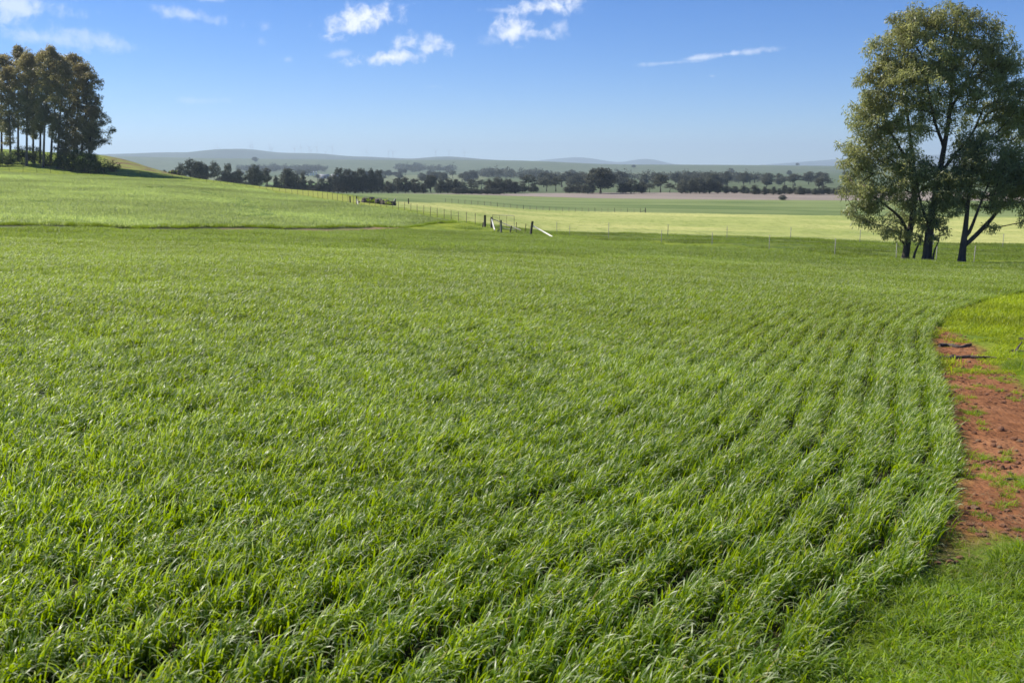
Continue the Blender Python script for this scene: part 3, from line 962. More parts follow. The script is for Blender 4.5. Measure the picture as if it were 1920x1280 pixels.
def leaf_quads(rng, C_, rad, per, L, W, flat=0.7, droop=0.5, shell=0.0):
    """leaves round cluster centres C_: arrays"""
    n = len(C_) * per
    c = np.repeat(C_, per, 0)
    r = np.repeat(rad, per)[:, None]
    d = nrm(rng.normal(size=(n, 3)))
    m = rng.random((n, 1)) ** (1 / (2.2 + shell))
    off = d * m * r
    off[:, 2] *= flat
    b = c + off
    ld = nrm(rng.normal(size=(n, 3)) * (1 - droop) + np.array([0, 0, -1.0]) * droop + d * 0.25)
    wd = nrm(np.cross(ld, rng.normal(size=(n, 3))))
    LL = (rng.uniform(0.6, 1.3, n) * L)[:, None]
    WW = (rng.uniform(0.6, 1.3, n) * W)[:, None]
    V = np.stack([b, b + ld * LL * .45 + wd * WW / 2, b + ld * LL, b + ld * LL * .45 - wd * WW / 2], 1)
    q = np.arange(n * 4).reshape(n, 4)
    return V.reshape(-1, 3), q


def grow(rng, trunk, centres, r_base, up=0.35, step=0.9, kinks=0.12, limbs=()):
    """join every centre to the skeleton that starts as the polyline trunk; returns segment arrays (a, b, ra, rb)"""
    P = [np.array(p, float) for p in trunk]
    par = [-1] + list(range(len(P) - 1))
    lim = {}
    for lp, lr in limbs:
        lp = smooth_line(lp, 0.4)
        prev = int(np.argmin(np.linalg.norm(np.array(trunk) - lp[0], axis=1)))
        for q_, pt in enumerate(lp[1:]):
            P.append(pt)
            par.append(prev)
            prev = len(P) - 1
            lim[prev] = lr * (1 - 0.75 * q_ / len(lp))
    tr = np.array(P)
    d = np.array([np.min(np.linalg.norm(tr - c, axis=1)) for c in centres])
    tips = []
    for ci in np.argsort(d):
        c = centres[ci]
        A = np.array(P)
        dv = c - A
        dist = np.linalg.norm(dv, axis=1) + 1e-6
        cost = dist * (1 + 1.6 * np.clip(0.25 - dv[:, 2] / dist, 0, 1.2))
        cost[:2] += 5 * dist[:2]
        b = int(np.argmin(cost))
        L = dist[b]
        m = max(1, int(L / step))
        p0 = A[b]
        prev = b
        side = rng.normal(size=3) * L * kinks
        for s in range(1, m + 1):
            f = s / m
            pt = p0 + (c - p0) * f + side * sin(pi * f) + np.array([0, 0, -up * 0.3 * L * sin(pi * f)])
            P.append(pt)
            par.append(prev)
            prev = len(P) - 1
        tips.append(prev)
    cnt = np.zeros(len(P))
    for tp in tips:
        cnt[tp] += 1
    for i in range(len(P) - 1, 0, -1):
        cnt[par[i]] += cnt[i]
    P = np.array(P)
    tot_ = max(cnt[0], 1)
    rad = r_base * np.clip(cnt / tot_, 0.0004, 1) ** 0.52
    for q_, v_ in lim.items():
        rad[q_] = max(v_, min(rad[q_], v_ * 1.3))
    nt = len(trunk)
    return P, np.array(par), rad, nt


def wood_mesh(name, P, par, rad, nt, mat, flare=1.35, sides=9, min_r=0.006):
    mb = MB()
    r = np.maximum(rad, min_r)
    rt = r[:nt].copy()
    rt = np.minimum(np.minimum.accumulate(rt), rt[0] * (1 - 0.85 * np.linspace(0, 1, nt) ** 0.8))
    rt[0] *= flare
    mb.tube(P[:nt], rt, sides)
    idx = np.arange(nt, len(P))
    if len(idx):
        a, b = P[par[idx]], P[idx]
        rb = r[idx]
        ra = np.minimum(r[par[idx]], rb * 1.35)
        T = nrm(b - a)
        a = a - T * (rb * 0.3)[:, None]
        ref = np.where(np.abs(T[:, 2:3]) > 0.9, np.array([[1.0, 0, 0]]), np.array([[0, 0, 1.0]]))
        A = nrm(np.cross(T, ref))
        B = np.cross(T, A)
        ns = 5
        an = np.linspace(0, 2 * pi, ns, endpoint=False)
        ring = np.cos(an)[None, :, None] * A[:, None] + np.sin(an)[None, :, None] * B[:, None]
        V = np.concatenate([a[:, None] + ring * ra[:, None, None], b[:, None] + ring * rb[:, None, None]], 1)
        q = np.array([(k, k + ns, (k + 1) % ns + ns, (k + 1) % ns) for k in range(ns)])
        q = q[None] + (np.arange(len(idx)) * 2 * ns)[:, None, None]
        mb.add(V.reshape(-1, 3), q.reshape(-1, 4))
    return mb.mesh(name, mat, True)


def blob_points(rng, blobs, dens):
    """cluster centres inside ellipsoids (cx,cy,cz,rx,ry,rz[,w]), kept apart"""
    pts = []
    for bl in blobs:
        cx, cy, cz, rx, ry, rz = bl[:6]
        w_ = bl[6] if len(bl) > 6 else 1.0
        n = max(2, int(dens * w_ * (rx * ry * rz) ** (0.75)))
        d = nrm(rng.normal(size=(n, 3)))
        m = rng.random((n, 1)) ** 0.42
        pts.append(np.array([cx, cy, cz]) + d * m * np.array([rx, ry, rz]))
    return np.vstack(pts)


def make_tree(name, label, group, base, trunk, centres, rad, per, L, W, r_base, lm, bm, rng, flat=0.7, droop=0.5, brown=None, extra=0.0, step=0.9, up=0.35,
              limbs=(), cat='tree', min_r=0.006):
    """base: world point; trunk, centres relative to it"""
    o = thing(name, label, cat, base, group)
    P, par, rd, nt = grow(rng, trunk, centres, r_base, up, step, limbs=limbs)
    link('trunk', wood_mesh('trunk', P, par, rd, nt, bm, min_r=min_r), o)
    V, q = leaf_quads(rng, centres, rad, per, L, W, flat, droop)
    nn_ = len(centres)
    ct = np.clip(rng.normal(0.45, 0.25, nn_), 0, 1)
    tint = np.clip(np.repeat(ct, per) + rng.normal(0, 0.2, nn_ * per), 0, 1)
    br = np.zeros(nn_ * per) if brown is None else np.clip(np.repeat(brown(centres), per) + rng.normal(0, .12, nn_ * per), 0, 1)
    link('crown', mesh_np('crown', V, q, lm, False, {'tint': np.repeat(tint, 4), 'brown': np.repeat(br, 4)}), o)
    return o


def px_blobs(bl, Y, base, thick=1.0):
    """blobs given in photo pixels (x, y, rx, ry[, depth offset m, weight]) at distance Y -> relative ellipsoids"""
    o = []
    for b_ in bl:
        x, y, rx, ry = b_[:4]
        dyo = b_[4] if len(b_) > 4 else 0
        w_ = b_[5] if len(b_) > 5 else 1
        u, t_ = ray(x, y)
        k = Y / F * (CP + t_ * SP)
        o.append((u * Y - base[0], dyo, EYE - t_ * Y - base[2], rx * k, (rx + ry) / 2 * k * thick, ry * k, w_))
    return o


def px_path(pts, Y, base, dys=None):
    o = []
    for i, (x, y) in enumerate(pts):
        u, t_ = ray(x, y)
        o.append((u * Y - base[0], (dys[i] if dys else 0), EYE - t_ * Y - base[2]))
    o[0] = (0, 0, -0.15)
    return smooth_line(o, 0.45)


rng = np.random.default_rng(31)
GR = 'gum trees beside the crop at right'
brn = lambda c: 0.0 * c[:, 0]


def right_tree(label, px, Y, path, dys, blobs, dens, crad, per, r_base, seed, browny=0.15, limbs=()):
    rg = np.random.default_rng(seed)
    b = on(px, Y)
    tr = px_path(path, Y, b, dys)
    cs = blob_points(rg, px_blobs(blobs, Y, b), dens)
    zc = cs[:, 2]
    lm3 = []
    for lp, lr, bend in limbs:
        q3 = []
        for k3, (x3, y3) in enumerate(lp):
            u3, t3 = ray(x3, y3)
            q3.append((u3 * Y - b[0], bend * k3 / len(lp), EYE - t3 * Y - b[2]))
        lm3.append((q3, lr))
    rad = rg.uniform(*crad, len(cs))
    return make_tree('gum_tree', label, GR, b, tr, cs, rad, per, 0.21, 0.052, r_base, M['gum'], M['bark_gum'], rg, flat=0.75, droop=0.55, limbs=lm3,
                     brown=lambda c: np.clip(0.12 * rg.random(len(c)) + browny * (c[:, 2] > np.percentile(zc, 60)), 0, 1))


right_tree('tall gum tree on the left of the right-hand clump, branches low to the left', 1696, 55.5,
           [(1696, 490), (1703, 445), (1712, 400), (1716, 340), (1712, 280), (1706, 220), (1700, 160), (1696, 110)], [0, 0, 0, .1, .2, .3, .3, .3],
           [(1612, 345, 40, 42, 0, 1.0), (1602, 290, 32, 46, 0, .8), (1632, 230, 42, 46), (1645, 165, 42, 50), (1665, 105, 46, 50), (1618, 205, 26, 36, 0, 1), (1635, 280, 44, 40, 0, .8), (1690, 60, 34, 34), (1672, 290, 45, 70, 0, .55),
            (1620, 398, 34, 26), (1650, 355, 40, 42, -.5, .8), (1690, 210, 50, 55, 0, .75), (1668, 428, 34, 20, -.3, .8), (1700, 335, 42, 50, -1, .6),
            (1630, 415, 22, 14), (1695, 395, 32, 34, .5, .7), (1700, 130, 45, 40, -.6), (1690, 438, 26, 22, .4, .8)],
           26.0, (0.27, 0.50), 74, 0.22, 1, limbs=[([(1704, 440), (1685, 408), (1655, 385), (1622, 362)], .07, -1.0), ([(1712, 385), (1735, 340), (1742, 290)], .06, .5), ([(1714, 320), (1690, 280), (1665, 235), (1650, 190)], .07, .3)])
right_tree('tallest gum tree in the middle of the right-hand clump, its crown reaching the top', 1737, 54.5,
           [(1737, 491), (1742, 440), (1750, 390), (1762, 330), (1776, 260), (1786, 190), (1788, 130), (1786, 70)], [0, 0, 0, .1, .2, .2, .2, .2],
           [(1720, 45, 52, 38), (1775, 32, 52, 30), (1828, 55, 46, 40), (1868, 95, 40, 45), (1750, 95, 62, 50), (1812, 110, 55, 45), (1730, 150, 60, 48), (1795, 175, 60, 45, 0, .8),
            (1862, 165, 48, 45), (1895, 130, 28, 45), (1745, 215, 50, 42, 0, .55), (1815, 225, 40, 40, 0, .35), (1872, 225, 42, 40, 0, .75), (1900, 200, 36, 50), (1720, 300, 48, 48, .8, .55),
            (1755, 345, 42, 40, 0, .8), (1735, 395, 36, 34, 0, .8), (1915, 260, 28, 40), (1925, 190, 26, 60), (1830, 265, 40, 30, 0, .7)],
           26.0, (0.28, 0.52), 78, 0.27, 2, limbs=[([(1762, 328), (1792, 290), (1828, 250), (1850, 205)], .08, .6), ([(1772, 280), (1752, 230), (1738, 170), (1725, 110)], .07, -.4), ([(1786, 200), (1815, 150), (1840, 105)], .06, .5), ([(1744, 430), (1728, 380), (1722, 330)], .08, .4)])
right_tree('short dark gum tree on the right of the clump, forking low to the right', 1802, 53.5,
           [(1802, 493), (1806, 460), (1810, 430), (1813, 400), (1818, 360), (1826, 320), (1838, 285)], [0, 0, 0, 0, 0, 0, 0],
           [(1842, 305, 58, 40), (1870, 335, 48, 38), (1815, 335, 40, 36), (1895, 300, 38, 36), (1785, 355, 34, 30), (1835, 275, 40, 30), (1900, 365, 26, 26, 0, .8), (1875, 385, 34, 16, 0, .7),
            (1862, 425, 14, 9, 0, 1.6), (1845, 375, 46, 20, 0, .8), (1778, 375, 34, 30, 0, .9), (1770, 340, 26, 30, 0, .8), (1905, 330, 34, 44), (1935, 360, 25, 50), (1920, 340, 25, 40), (1925, 400, 14, 22, 0, .7)],
           27.0, (0.28, 0.5), 84, 0.22, 3, 0.0, limbs=[([(1807, 462), (1830, 442), (1852, 421), (1874, 396), (1888, 362)], .12, .4), ([(1812, 448), (1822, 420), (1832, 388), (1845, 350)], .075, -.5), ([(1815, 395), (1802, 365), (1788, 345)], .06, .4)])
# the low right-hand limb is grown by its far clusters; two thin saplings
right_tree('thin leaning sapling between the two tall gum trunks', 1711, 54.8, [(1711, 491), (1716, 472), (1724, 455), (1730, 435), (1734, 415)], [0] * 5,
           [(1722, 425, 20, 22), (1738, 410, 16, 20), (1712, 446, 16, 10, 0, .7)], 20.0, (0.25, 0.42), 60, 0.085, 4, 0.0)
right_tree('thin sapling right of the middle gum trunk', 1748, 54.0, [(1748, 492), (1752, 470), (1760, 452), (1762, 432)], [0] * 4,
           [(1760, 418, 22, 18), (1772, 430, 14, 12), (1750, 440, 12, 8, 0, .7)], 22.0, (0.22, 0.4), 60, 0.07, 5, 0.0)

# --- grove on the left hill
GG = 'tall gum trees of the grove on the left hill'
GROVE = [  # base px, distance, crown top px (x, y), half width, crown bottom y, pale bark, label
    (-30, 226, (-28, 120), 22, 215, 0, 'grove gum tree cut by the left edge of the photo'),
    (3, 222, (2, 104), 17, 200, 0, 'grove gum tree with a dark trunk nearest the left edge'),
    (20, 219, (14, 128), 17, 222, 1, 'grove gum tree with two pale stems second from the left edge'),
    (34, 228, (34, 86), 16, 190, 0, 'tallest grove gum tree with a rusty brown top'),
    (50, 218, (52, 100), 14, 205, 1, 'grove gum tree with a slim straight pale trunk, left of the shrub gap'),
    (62, 232, (64, 118), 13, 212, 0, 'dark gum tree at the back of the grove behind the slim pale trunk'),
    (75, 226, (80, 98), 14, 200, 0, 'dark grove gum tree just left of the lone white trunk'),
    (81, 216, (94, 88), 16, 185, 1, 'grove gum tree with the whitest trunk, second highest top'),
    (95, 230, (112, 104), 15, 205, 0, 'dark gum tree behind and right of the whitest trunk'),
    (108, 215, (120, 112), 16, 260, 1, 'grove gum tree with a pale forked trunk and low foliage'),
    (122, 222, (138, 102), 19, 270, 0, 'broad grove gum tree with foliage to the ground, under the right shoulder'),
    (138, 219, (153, 118), 20, 285, 0, 'grove gum tree on the sloping right shoulder of the grove'),
    (152, 218, (167, 136), 20, 290, 0, 'rightmost high gum tree of the grove with ragged outer branches'),
    (166, 216, (175, 200), 15, 292, 0, 'low gum tree at the right foot of the grove, one branch reaching out'),
]
for i, (bx, Y, (tx, ty), hw, by, pale, lab) in enumerate(GROVE):
    rg = np.random.default_rng(100 + i)
    b = on(bx, Y)
    bot_py = 308
    by = min(by + 42, 296)
    hgt = topz(tx, ty, Y) - b[2]
    pth = [(bx, bot_py), (bx + (tx - bx) * .2, bot_py - (bot_py - ty) * .3), (bx + (tx - bx) * .6, bot_py - (bot_py - ty) * .62), (tx - 1, ty + 14)]
    tr = px_path(pth, Y, b)
    nc_ = 210
    f = rg.random(nc_) ** 1.5
    wd = hw * np.interp(f, [0, .08, .25, .5, .75, 1], [.5, 1.15, 1.7, 1.45, 1.0, .55])
    ph = rg.uniform(0, 6.28, 4)
    lump = 0.8 + 0.2 * np.sin(f * 17 + ph[0]) + 0.25 * np.sin(f * 31 + ph[1])
    an_ = rg.uniform(0, 2 * pi, nc_)
    rr_ = wd * lump * rg.random(nc_) ** 0.45
    cxp = tx + (bx - tx) * f * 0.8 + rr_ * np.cos(an_)
    cyp = ty + 4 + (by - ty) * f + rg.normal(0, 3, nc_)
    blobs = []
    if i == 13:
        blobs += [(208, 243, 7, 6, 0, 1.5), (203, 254, 5, 6, 0, 1), (196, 262, 8, 8)]
    if i == 12:
        blobs += [(180, 200, 8, 14, 0, 1.2)]
    kk_ = Y / F
    cs = np.array([(ray(x_, y_)[0] * Y - b[0], rr2 * kk_ * sin(a2), topz(x_, y_, Y) - b[2]) for x_, y_, rr2, a2 in zip(cxp, cyp, rr_, an_)])
    if blobs:
        cs = np.vstack([cs, blob_points(rg, px_blobs(blobs, Y, b), 6.0)])
    zt = cs[:, 2].max()
    make_tree('gum_tree', lab, GG, b, tr, cs, rg.uniform(0.45, 0.95, len(cs)), 54, 0.42, 0.16, 0.30, M['gum_grove'], M['bark_pale'] if pale else M['bark_dark'], rg,
              flat=0.7, droop=0.45, brown=lambda c: np.clip((c[:, 2] / zt - 0.55) * 1.3, 0, .7), step=1.6, min_r=0.03)

# --- shrubs under the grove
SH = [(-10, 214, 34, 26, 'dark green shrub at the left photo edge below the grove'), (14, 216, 30, 24, 'dark shrub between the leftmost grove trunks'),
      (40, 222, 34, 30, 'yellow-green wattle shrub behind the slim pale trunk'), (66, 224, 32, 28, 'rounded shrub in the gap of the grove'),
      (92, 220, 26, 22, 'small shrub right of the whitest grove trunk'), (118, 214, 34, 26, 'shrub at the foot of the forked pale gum'),
      (142, 212, 40, 34, 'large dark shrub under the right shoulder of the grove'), (166, 210, 44, 34, 'largest dark shrub at the right foot of the grove'),
      (186, 211, 30, 24, 'spreading shrub closing the right end of the grove'), (212, 216, 24, 17, 'small round bush standing alone right of the grove')]
for i, (px, Y, w_, h_, lab) in enumerate(SH):
    rg = np.random.default_rng(200 + i)
    b = on(px, Y)
    k = Y / F
    wm, hm_ = w_ * k / 2, h_ * k * 1.15
    cs = blob_points(rg, [(0, 0, hm_ * .5, wm, wm * .8, hm_ * .5), (-wm * .5, 0, hm_ * .35, wm * .5, wm * .6, hm_ * .38), (wm * .5, 0, hm_ * .3, wm * .6, wm * .6, hm_ * .34)], 9.0)
    cs = cs[cs[:, 2] > 0.1]
    o = thing('shrub', lab, 'shrub', b, 'shrubs under the gum grove')
    tr = [(0, 0, -.1), (0, 0, .3), (0, 0, hm_ * .4)]
    P, par, rd, nt = grow(rg, tr, cs, 0.12, 0.1, 1.2)
    link('stem', wood_mesh('stem', P, par, rd, nt, M['bark_dark'], min_r=0.015), o)
    V, q = leaf_quads(rg, cs, rg.uniform(0.45, 0.8, len(cs)), 46, 0.30, 0.12, 0.8, 0.1)
    link('foliage', mesh_np('foliage', V, q, M['bush'], False, {'tint': np.repeat(np.clip(rg.normal(.4, .25, len(V) // 4), 0, 1), 4)}), o)

# --- distant trees: prototypes of unit height 10 m, copied
def proto_far(seed, kind):
    rg = np.random.default_rng(seed)
    if kind == 'round':
        bl = [(0, 0, 6.2, 3.6, 3.6, 3.0), (-2.4, 0, 5.0, 2.0, 2.2, 2.2), (2.4, .3, 5.0, 2.0, 2.2, 2.2), (0, 0, 8.0, 2.4, 2.4, 1.8), (0.5, -1, 3.2, 2.6, 2.2, 1.5)]
        tr = [(0, 0, -.5), (0, 0, 1.5), (.1, 0, 3.5), (0, 0, 6.0)]
        dens, per, fl = 6.5, 34, .7
    elif kind == 'gum':
        bl = [(-1.6 + rg.normal(0, .3), 0, 7.0, 1.5, 1.5, 1.6), (1.3, .4, 7.8, 1.6, 1.6, 1.5), (0, 0, 8.8, 1.5, 1.5, 1.1), (.4, -.6, 5.6, 2.0, 1.6, 1.0), (-1.9, .3, 5.0, 1.1, 1.1, .8), (2.2, 0, 5.6, 1.0, 1, .8)]
        tr = [(0, 0, -.5), (.1, 0, 1.8), (-.1, 0, 3.6), (.1, 0, 7.0)]
        dens, per, fl = 6.5, 32, .6
    elif kind == 'bushy':
        bl = [(0, 0, 4.6, 3.2, 3.0, 4.0), (-1.8, 0, 3.2, 1.8, 2.0, 2.8), (1.9, 0, 3.0, 1.9, 2.0, 2.7), (0.3, 0, 8.2, 1.5, 1.5, 1.5)]
        tr = [(0, 0, -.5), (0, 0, 1.0), (0, 0, 3), (0, 0, 6.0)]
        dens, per, fl = 6.5, 36, .8
    else:  # slim she-oak / pine
        bl = [(0, 0, 3.0, 1.9, 1.9, 2.6), (0, 0, 5.6, 1.5, 1.5, 2.2), (0, 0, 8.2, .8, .8, 1.6)]
        tr = [(0, 0, -.5), (0, 0, 3), (0, 0, 6), (0, 0, 9.0)]
        dens, per, fl = 9.0, 36, .9
    cs = blob_points(rg, bl, dens)
    cs = cs[cs[:, 2] > .4]
    P, par, rd, nt = grow(rg, tr, cs, .26, .2, 1.4)
    wm = wood_mesh('trunk', P, par, rd, nt, M['bark_dark'], min_r=.03)
    V, q = leaf_quads(rg, cs, rg.uniform(.5, .95, len(cs)), per, .42, .26, fl, .2)
    ti = np.repeat(np.clip(np.repeat(rg.normal(.45, .25, len(cs)), per) + rg.normal(0, .15, len(cs) * per), 0, 1), 4)
    lm_ = mesh_np('crown', V, q, M['far_leaf'], False, {'tint': ti})
    lp = lm_.copy()
    lp.materials.clear()
    lp.materials.append(M['far_pale'])
    return wm, lm_, lp


PROTO = {k: [proto_far(300 + 10 * j + s, k) for s in range(3)] for j, k in enumerate(('round', 'gum', 'bushy', 'slim'))}
prng = random.Random(5)


def far_tree(kind, x, y, hgt, wid, label, group, pale=False, name='tree'):
    wm, lm_, lp = prng.choice(PROTO[kind])
    nat = {'round': 8.2, 'gum': 6.0, 'bushy': 7.4, 'slim': 4.0}[kind]
    o = thing(name, label, 'tree', (x, y, hz(x, y)), group)
    o.rotation_euler.z = prng.uniform(0, 6.28)
    s = hgt / 10.0
    sw = wid / nat
    o.scale = (sw, sw, s)
    link('trunk', wm, o)
    link('crown', lp if pale else lm_, o)
    return o


# first row beyond the paddocks: (px, top y, width px, distance, kind, pale, label)
ROW = [(310, 319, 14, 330, 'bushy', 0, 'small dark round tree showing just over the ridge beside the stone heap'),
       (340, 306, 24, 420, 'bushy', 0, 'leftmost tree of the long dark row behind the ridge'),
       (358, 300, 30, 420, 'gum', 0, 'tall round-topped tree near the left end of the row behind the ridge'),
       (374, 301, 26, 425, 'round', 0, 'tall tree standing just left of the small gap in the row'),
       (388, 308, 16, 430, 'gum', 1, 'paler thin tree in the small gap of the ridge row'),
       (404, 306, 24, 430, 'gum', 0, 'gum right of the small gap in the ridge row'),
       (428, 306, 24, 430, 'bushy', 0, 'pointed tree third right of the small gap'),
       (448, 316, 26, 430, 'bushy', 1, 'lower brownish tree between two taller ones behind the ridge'),
       (479, 311, 30, 430, 'round', 0, 'round dark tree rising over the middle of the ridge row'),
       (502, 316, 24, 440, 'gum', 1, 'pale feathery tree right of the round dark one'),
       (519, 330, 18, 440, 'bushy', 0, 'low tree squeezed in before the dark pine'),
       (540, 312, 28, 440, 'slim', 0, 'dark pointed pine of the ridge row'), (553, 320, 22, 445, 'bushy', 0, 'dark tree leaning on the pointed pine'),
       (568, 322, 16, 450, 'slim', 0, 'thin dark pine next to the silos'), (584, 338, 22, 460, 'bushy', 0, 'low dark tree below the white silos'),
       (602, 334, 20, 465, 'bushy', 0, 'low tree right of the white silos'), (618, 330, 18, 470, 'slim', 0, 'slim dark tree at the left of the dense block'),
       (634, 314, 26, 478, 'bushy', 0, 'left tree of the dense dark block'), (650, 316, 26, 480, 'bushy', 0, 'second tree of the dense dark block'),
       (666, 318, 24, 480, 'slim', 0, 'slim third tree of the dense dark block'), (680, 315, 26, 480, 'bushy', 0, 'fourth tree of the dense dark block'),
       (696, 317, 26, 480, 'bushy', 0, 'fifth tree of the dense dark block'), (709, 318, 22, 480, 'bushy', 0, 'right end tree of the dense dark block'),
       (728, 340, 26, 490, 'bushy', 1, 'low brownish tree right of the dense block'), (746, 334, 22, 495, 'gum', 0, 'gum left of the twin dark bushes'),
       (760, 331, 24, 495, 'bushy', 0, 'dark bushy tree of the twin pair, left one'), (778, 335, 26, 495, 'bushy', 0, 'dark bushy tree of the twin pair, right one'),
       (794, 342, 16, 500, 'slim', 0, 'slim tree before the round crown'), (808, 327, 22, 520, 'round', 1, 'grey round crown rising behind the bushes'),
       (826, 336, 24, 500, 'bushy', 0, 'dark bush under the grey round crown'), (840, 333, 24, 500, 'bushy', 0, 'dark bush beside the pale bare strip'),
       (855, 334, 18, 500, 'slim', 0, 'slim dark tree at the left of the pale strip'), (884, 336, 26, 640, 'gum', 1, 'pale tree behind the low hedge'),
       (903, 338, 22, 640, 'gum', 1, 'second pale tree behind the low hedge'), (918, 336, 24, 500, 'bushy', 0, 'left tree of the dark clump right of the hedge'),
       (932, 331, 28, 500, 'bushy', 0, 'tallest tree of the dark clump right of the hedge'), (950, 335, 24, 500, 'bushy', 0, 'third tree of the dark clump right of the hedge'),
       (966, 339, 20, 500, 'slim', 0, 'slim right-hand tree of the dark clump'), (991, 329, 27, 560, 'gum', 1, 'solitary open-crowned pale gum right of the dark clump'),
       (1025, 335, 20, 560, 'gum', 0, 'gum in the gap before the big oak-like tree'), (1042, 333, 22, 560, 'gum', 0, 'second gum in the gap before the big tree'),
       (1068, 345, 22, 510, 'bushy', 0, 'low bush well left of the big round tree'), (1086, 341, 26, 510, 'bushy', 0, 'dark bush touching the big round tree'),
       (1126, 314, 58, 505, 'round', 0, 'biggest round-crowned tree of the far row'), (1102, 340, 26, 500, 'bushy', 0, 'skirt of dark bush at the left foot of the biggest tree'),
       (1168, 342, 22, 505, 'bushy', 0, 'left tree of the clump right of the biggest tree'), (1183, 335, 30, 505, 'bushy', 0, 'middle tree of the clump right of the biggest tree'),
       (1203, 339, 24, 505, 'bushy', 0, 'right tree of the clump right of the biggest tree'), (1218, 344, 18, 520, 'gum', 1, 'thin tree beside the pale gum'),
       (1238, 328, 28, 530, 'gum', 1, 'pale gum between the two dark clumps'), (1256, 344, 18, 520, 'gum', 1, 'low pale tree right of the pale gum'),
       (1278, 341, 24, 505, 'bushy', 0, 'left end of the widest dark clump'), (1295, 336, 26, 505, 'bushy', 0, 'second tree of the widest dark clump'),
       (1312, 332, 30, 505, 'bushy', 0, 'top tree of the widest dark clump'), (1330, 334, 26, 505, 'bushy', 0, 'fourth tree of the widest dark clump'),
       (1346, 340, 22, 505, 'bushy', 0, 'fifth tree of the widest dark clump'), (1362, 348, 20, 505, 'bushy', 0, 'low right end of the widest dark clump'),
       (1378, 349, 18, 505, 'bushy', 0, 'small bush in the dip right of the widest clump'), (1394, 348, 18, 505, 'slim', 0, 'small pointed tree in the dip right of the clump'),
       (1535, 335, 20, 530, 'gum', 0, 'slender tree standing high over the low line left of the gums')]
GF = 'trees of the far row beyond the paddocks'
for px, ty, wpx, Y, kind, pale, lab in ROW:
    x, y, z = on(px, Y)
    far_tree(kind, x, y, (topz(px, ty, Y) - z) * 1.04, wpx * Y / F * 1.2, lab, GF, bool(pale))
ORD = ['leftmost', 'second', 'third', 'fourth', 'fifth', 'sixth', 'seventh', 'eighth', 'ninth', 'tenth', 'eleventh', 'twelfth', 'thirteenth', 'fourteenth', 'fifteenth', 'sixteenth',
       'seventeenth', 'eighteenth', 'nineteenth', 'twentieth', 'twenty-first', 'twenty-second', 'twenty-third', 'twenty-fourth', 'twenty-fifth', 'rightmost']
for i in range(26):
    px = 1404 + i * 9.4 + prng.uniform(-2, 2)
    Y = 492 + prng.uniform(-8, 8)
    x, y, z = on(px, Y)
    far_tree(prng.choice(['slim', 'slim', 'bushy']), x, y, (topz(px, prng.uniform(345, 353), Y) - z), prng.uniform(11, 17) * Y / F * 1.2,
             ORD[i] + ' small dark tree, counted from the left, in the even far line', 'even line of small dark trees')
for i in range(48):
    px = prng.choice([prng.uniform(330, 640), prng.uniform(620, 1010), prng.uniform(1040, 1410)])
    Y = (445 if px < 600 else 505) + prng.uniform(5, 60)
    x, y, z = on(px, Y)
    hh_ = prng.uniform(3.2, 6.5)
    far_tree(prng.choice(['bushy', 'bushy', 'round', 'gum']), x, y, hh_, hh_ * prng.uniform(1.1, 1.7), 'low grey-green scrub tree filling the gaps of the far row', 'low scrub trees among the far row', prng.random() < .35, name='scrub_tree')
for i in range(8):
    px = 856 + i * 11.5
    x, y, z = on(px, 478)
    far_tree('bushy', x, y, 2.6 + prng.uniform(-.4, .5), 6.5, ORD[i] + ' low dark shrub, from the left, of the hedge below the pale strip', 'low hedge shrubs by the pale strip', name='hedge_shrub')
# scattered farmland trees farther back
for i in range(150):
    band = prng.random()
    if band < 0.45:
        px, Y = prng.uniform(420, 1020), prng.uniform(900, 1700)
    elif band < 0.8:
        px, Y = prng.uniform(1000, 1600), prng.uniform(700, 1000)
    else:
        px, Y = prng.uniform(700, 1900), prng.uniform(1300, 2100)
    x, y, z = on(px, Y)
    far_tree(prng.choice(['round', 'gum', 'bushy']), x, y, prng.uniform(7, 12), prng.uniform(9, 16), 'hazy dark tree scattered over the far farmland', 'hazy trees over the far farmland', prng.random() < .25)
for px, Y, h_, lab in ((478, 3000, 17, 'tiny lone tree on the hazy hill above the ridge row'), (1188, 2700, 9, 'tiny dark tree alone on the green hill right of the biggest tree'),
                       (1495, 3200, 9, 'tiny tree near the crest of the green hill at right'), (1467, 425, 2.2, 'small dark bush alone on the pinkish bare field')):
    x, y, z = on(px, Y)
    far_tree('round' if Y > 1000 else 'bushy', x, y, h_, h_ * (1.4 if Y > 1000 else 2.0), lab, None)


# woods on the hill: too many and hazy to count
def wood(label, spots, n, hgt, seed):
    rg = np.random.default_rng(seed)
    Vs, Fs, T, off = [], [], [], 0
    for _ in range(n):
        x0, x1, Y0, Y1 = spots[rg.integers(len(spots))]
        px, Y = rg.uniform(x0, x1), rg.uniform(Y0, Y1)
        x, y, z = on(px, Y)
        hh = hgt * rg.uniform(.7, 1.2)
        cs = np.array([x, y, z]) + rg.normal(size=(9, 3)) * np.array([hh * .35, hh * .35, hh * .22]) + np.array([0, 0, hh * .55])
        V, q = leaf_quads(rg, cs, np.full(9, hh * .3), 16, hh * .16, hh * .12, .8, .1)
        Vs.append(V); Fs.append(q + off); T.append(np.repeat(rg.random(len(V) // 4), 4)); off += len(V)
    o = link('wood', mesh_np('wood', np.vstack(Vs), np.vstack(Fs), M['far_leaf'], False, {'tint': np.concatenate(T)}))
    tag(o, label, 'wood', kind='stuff')


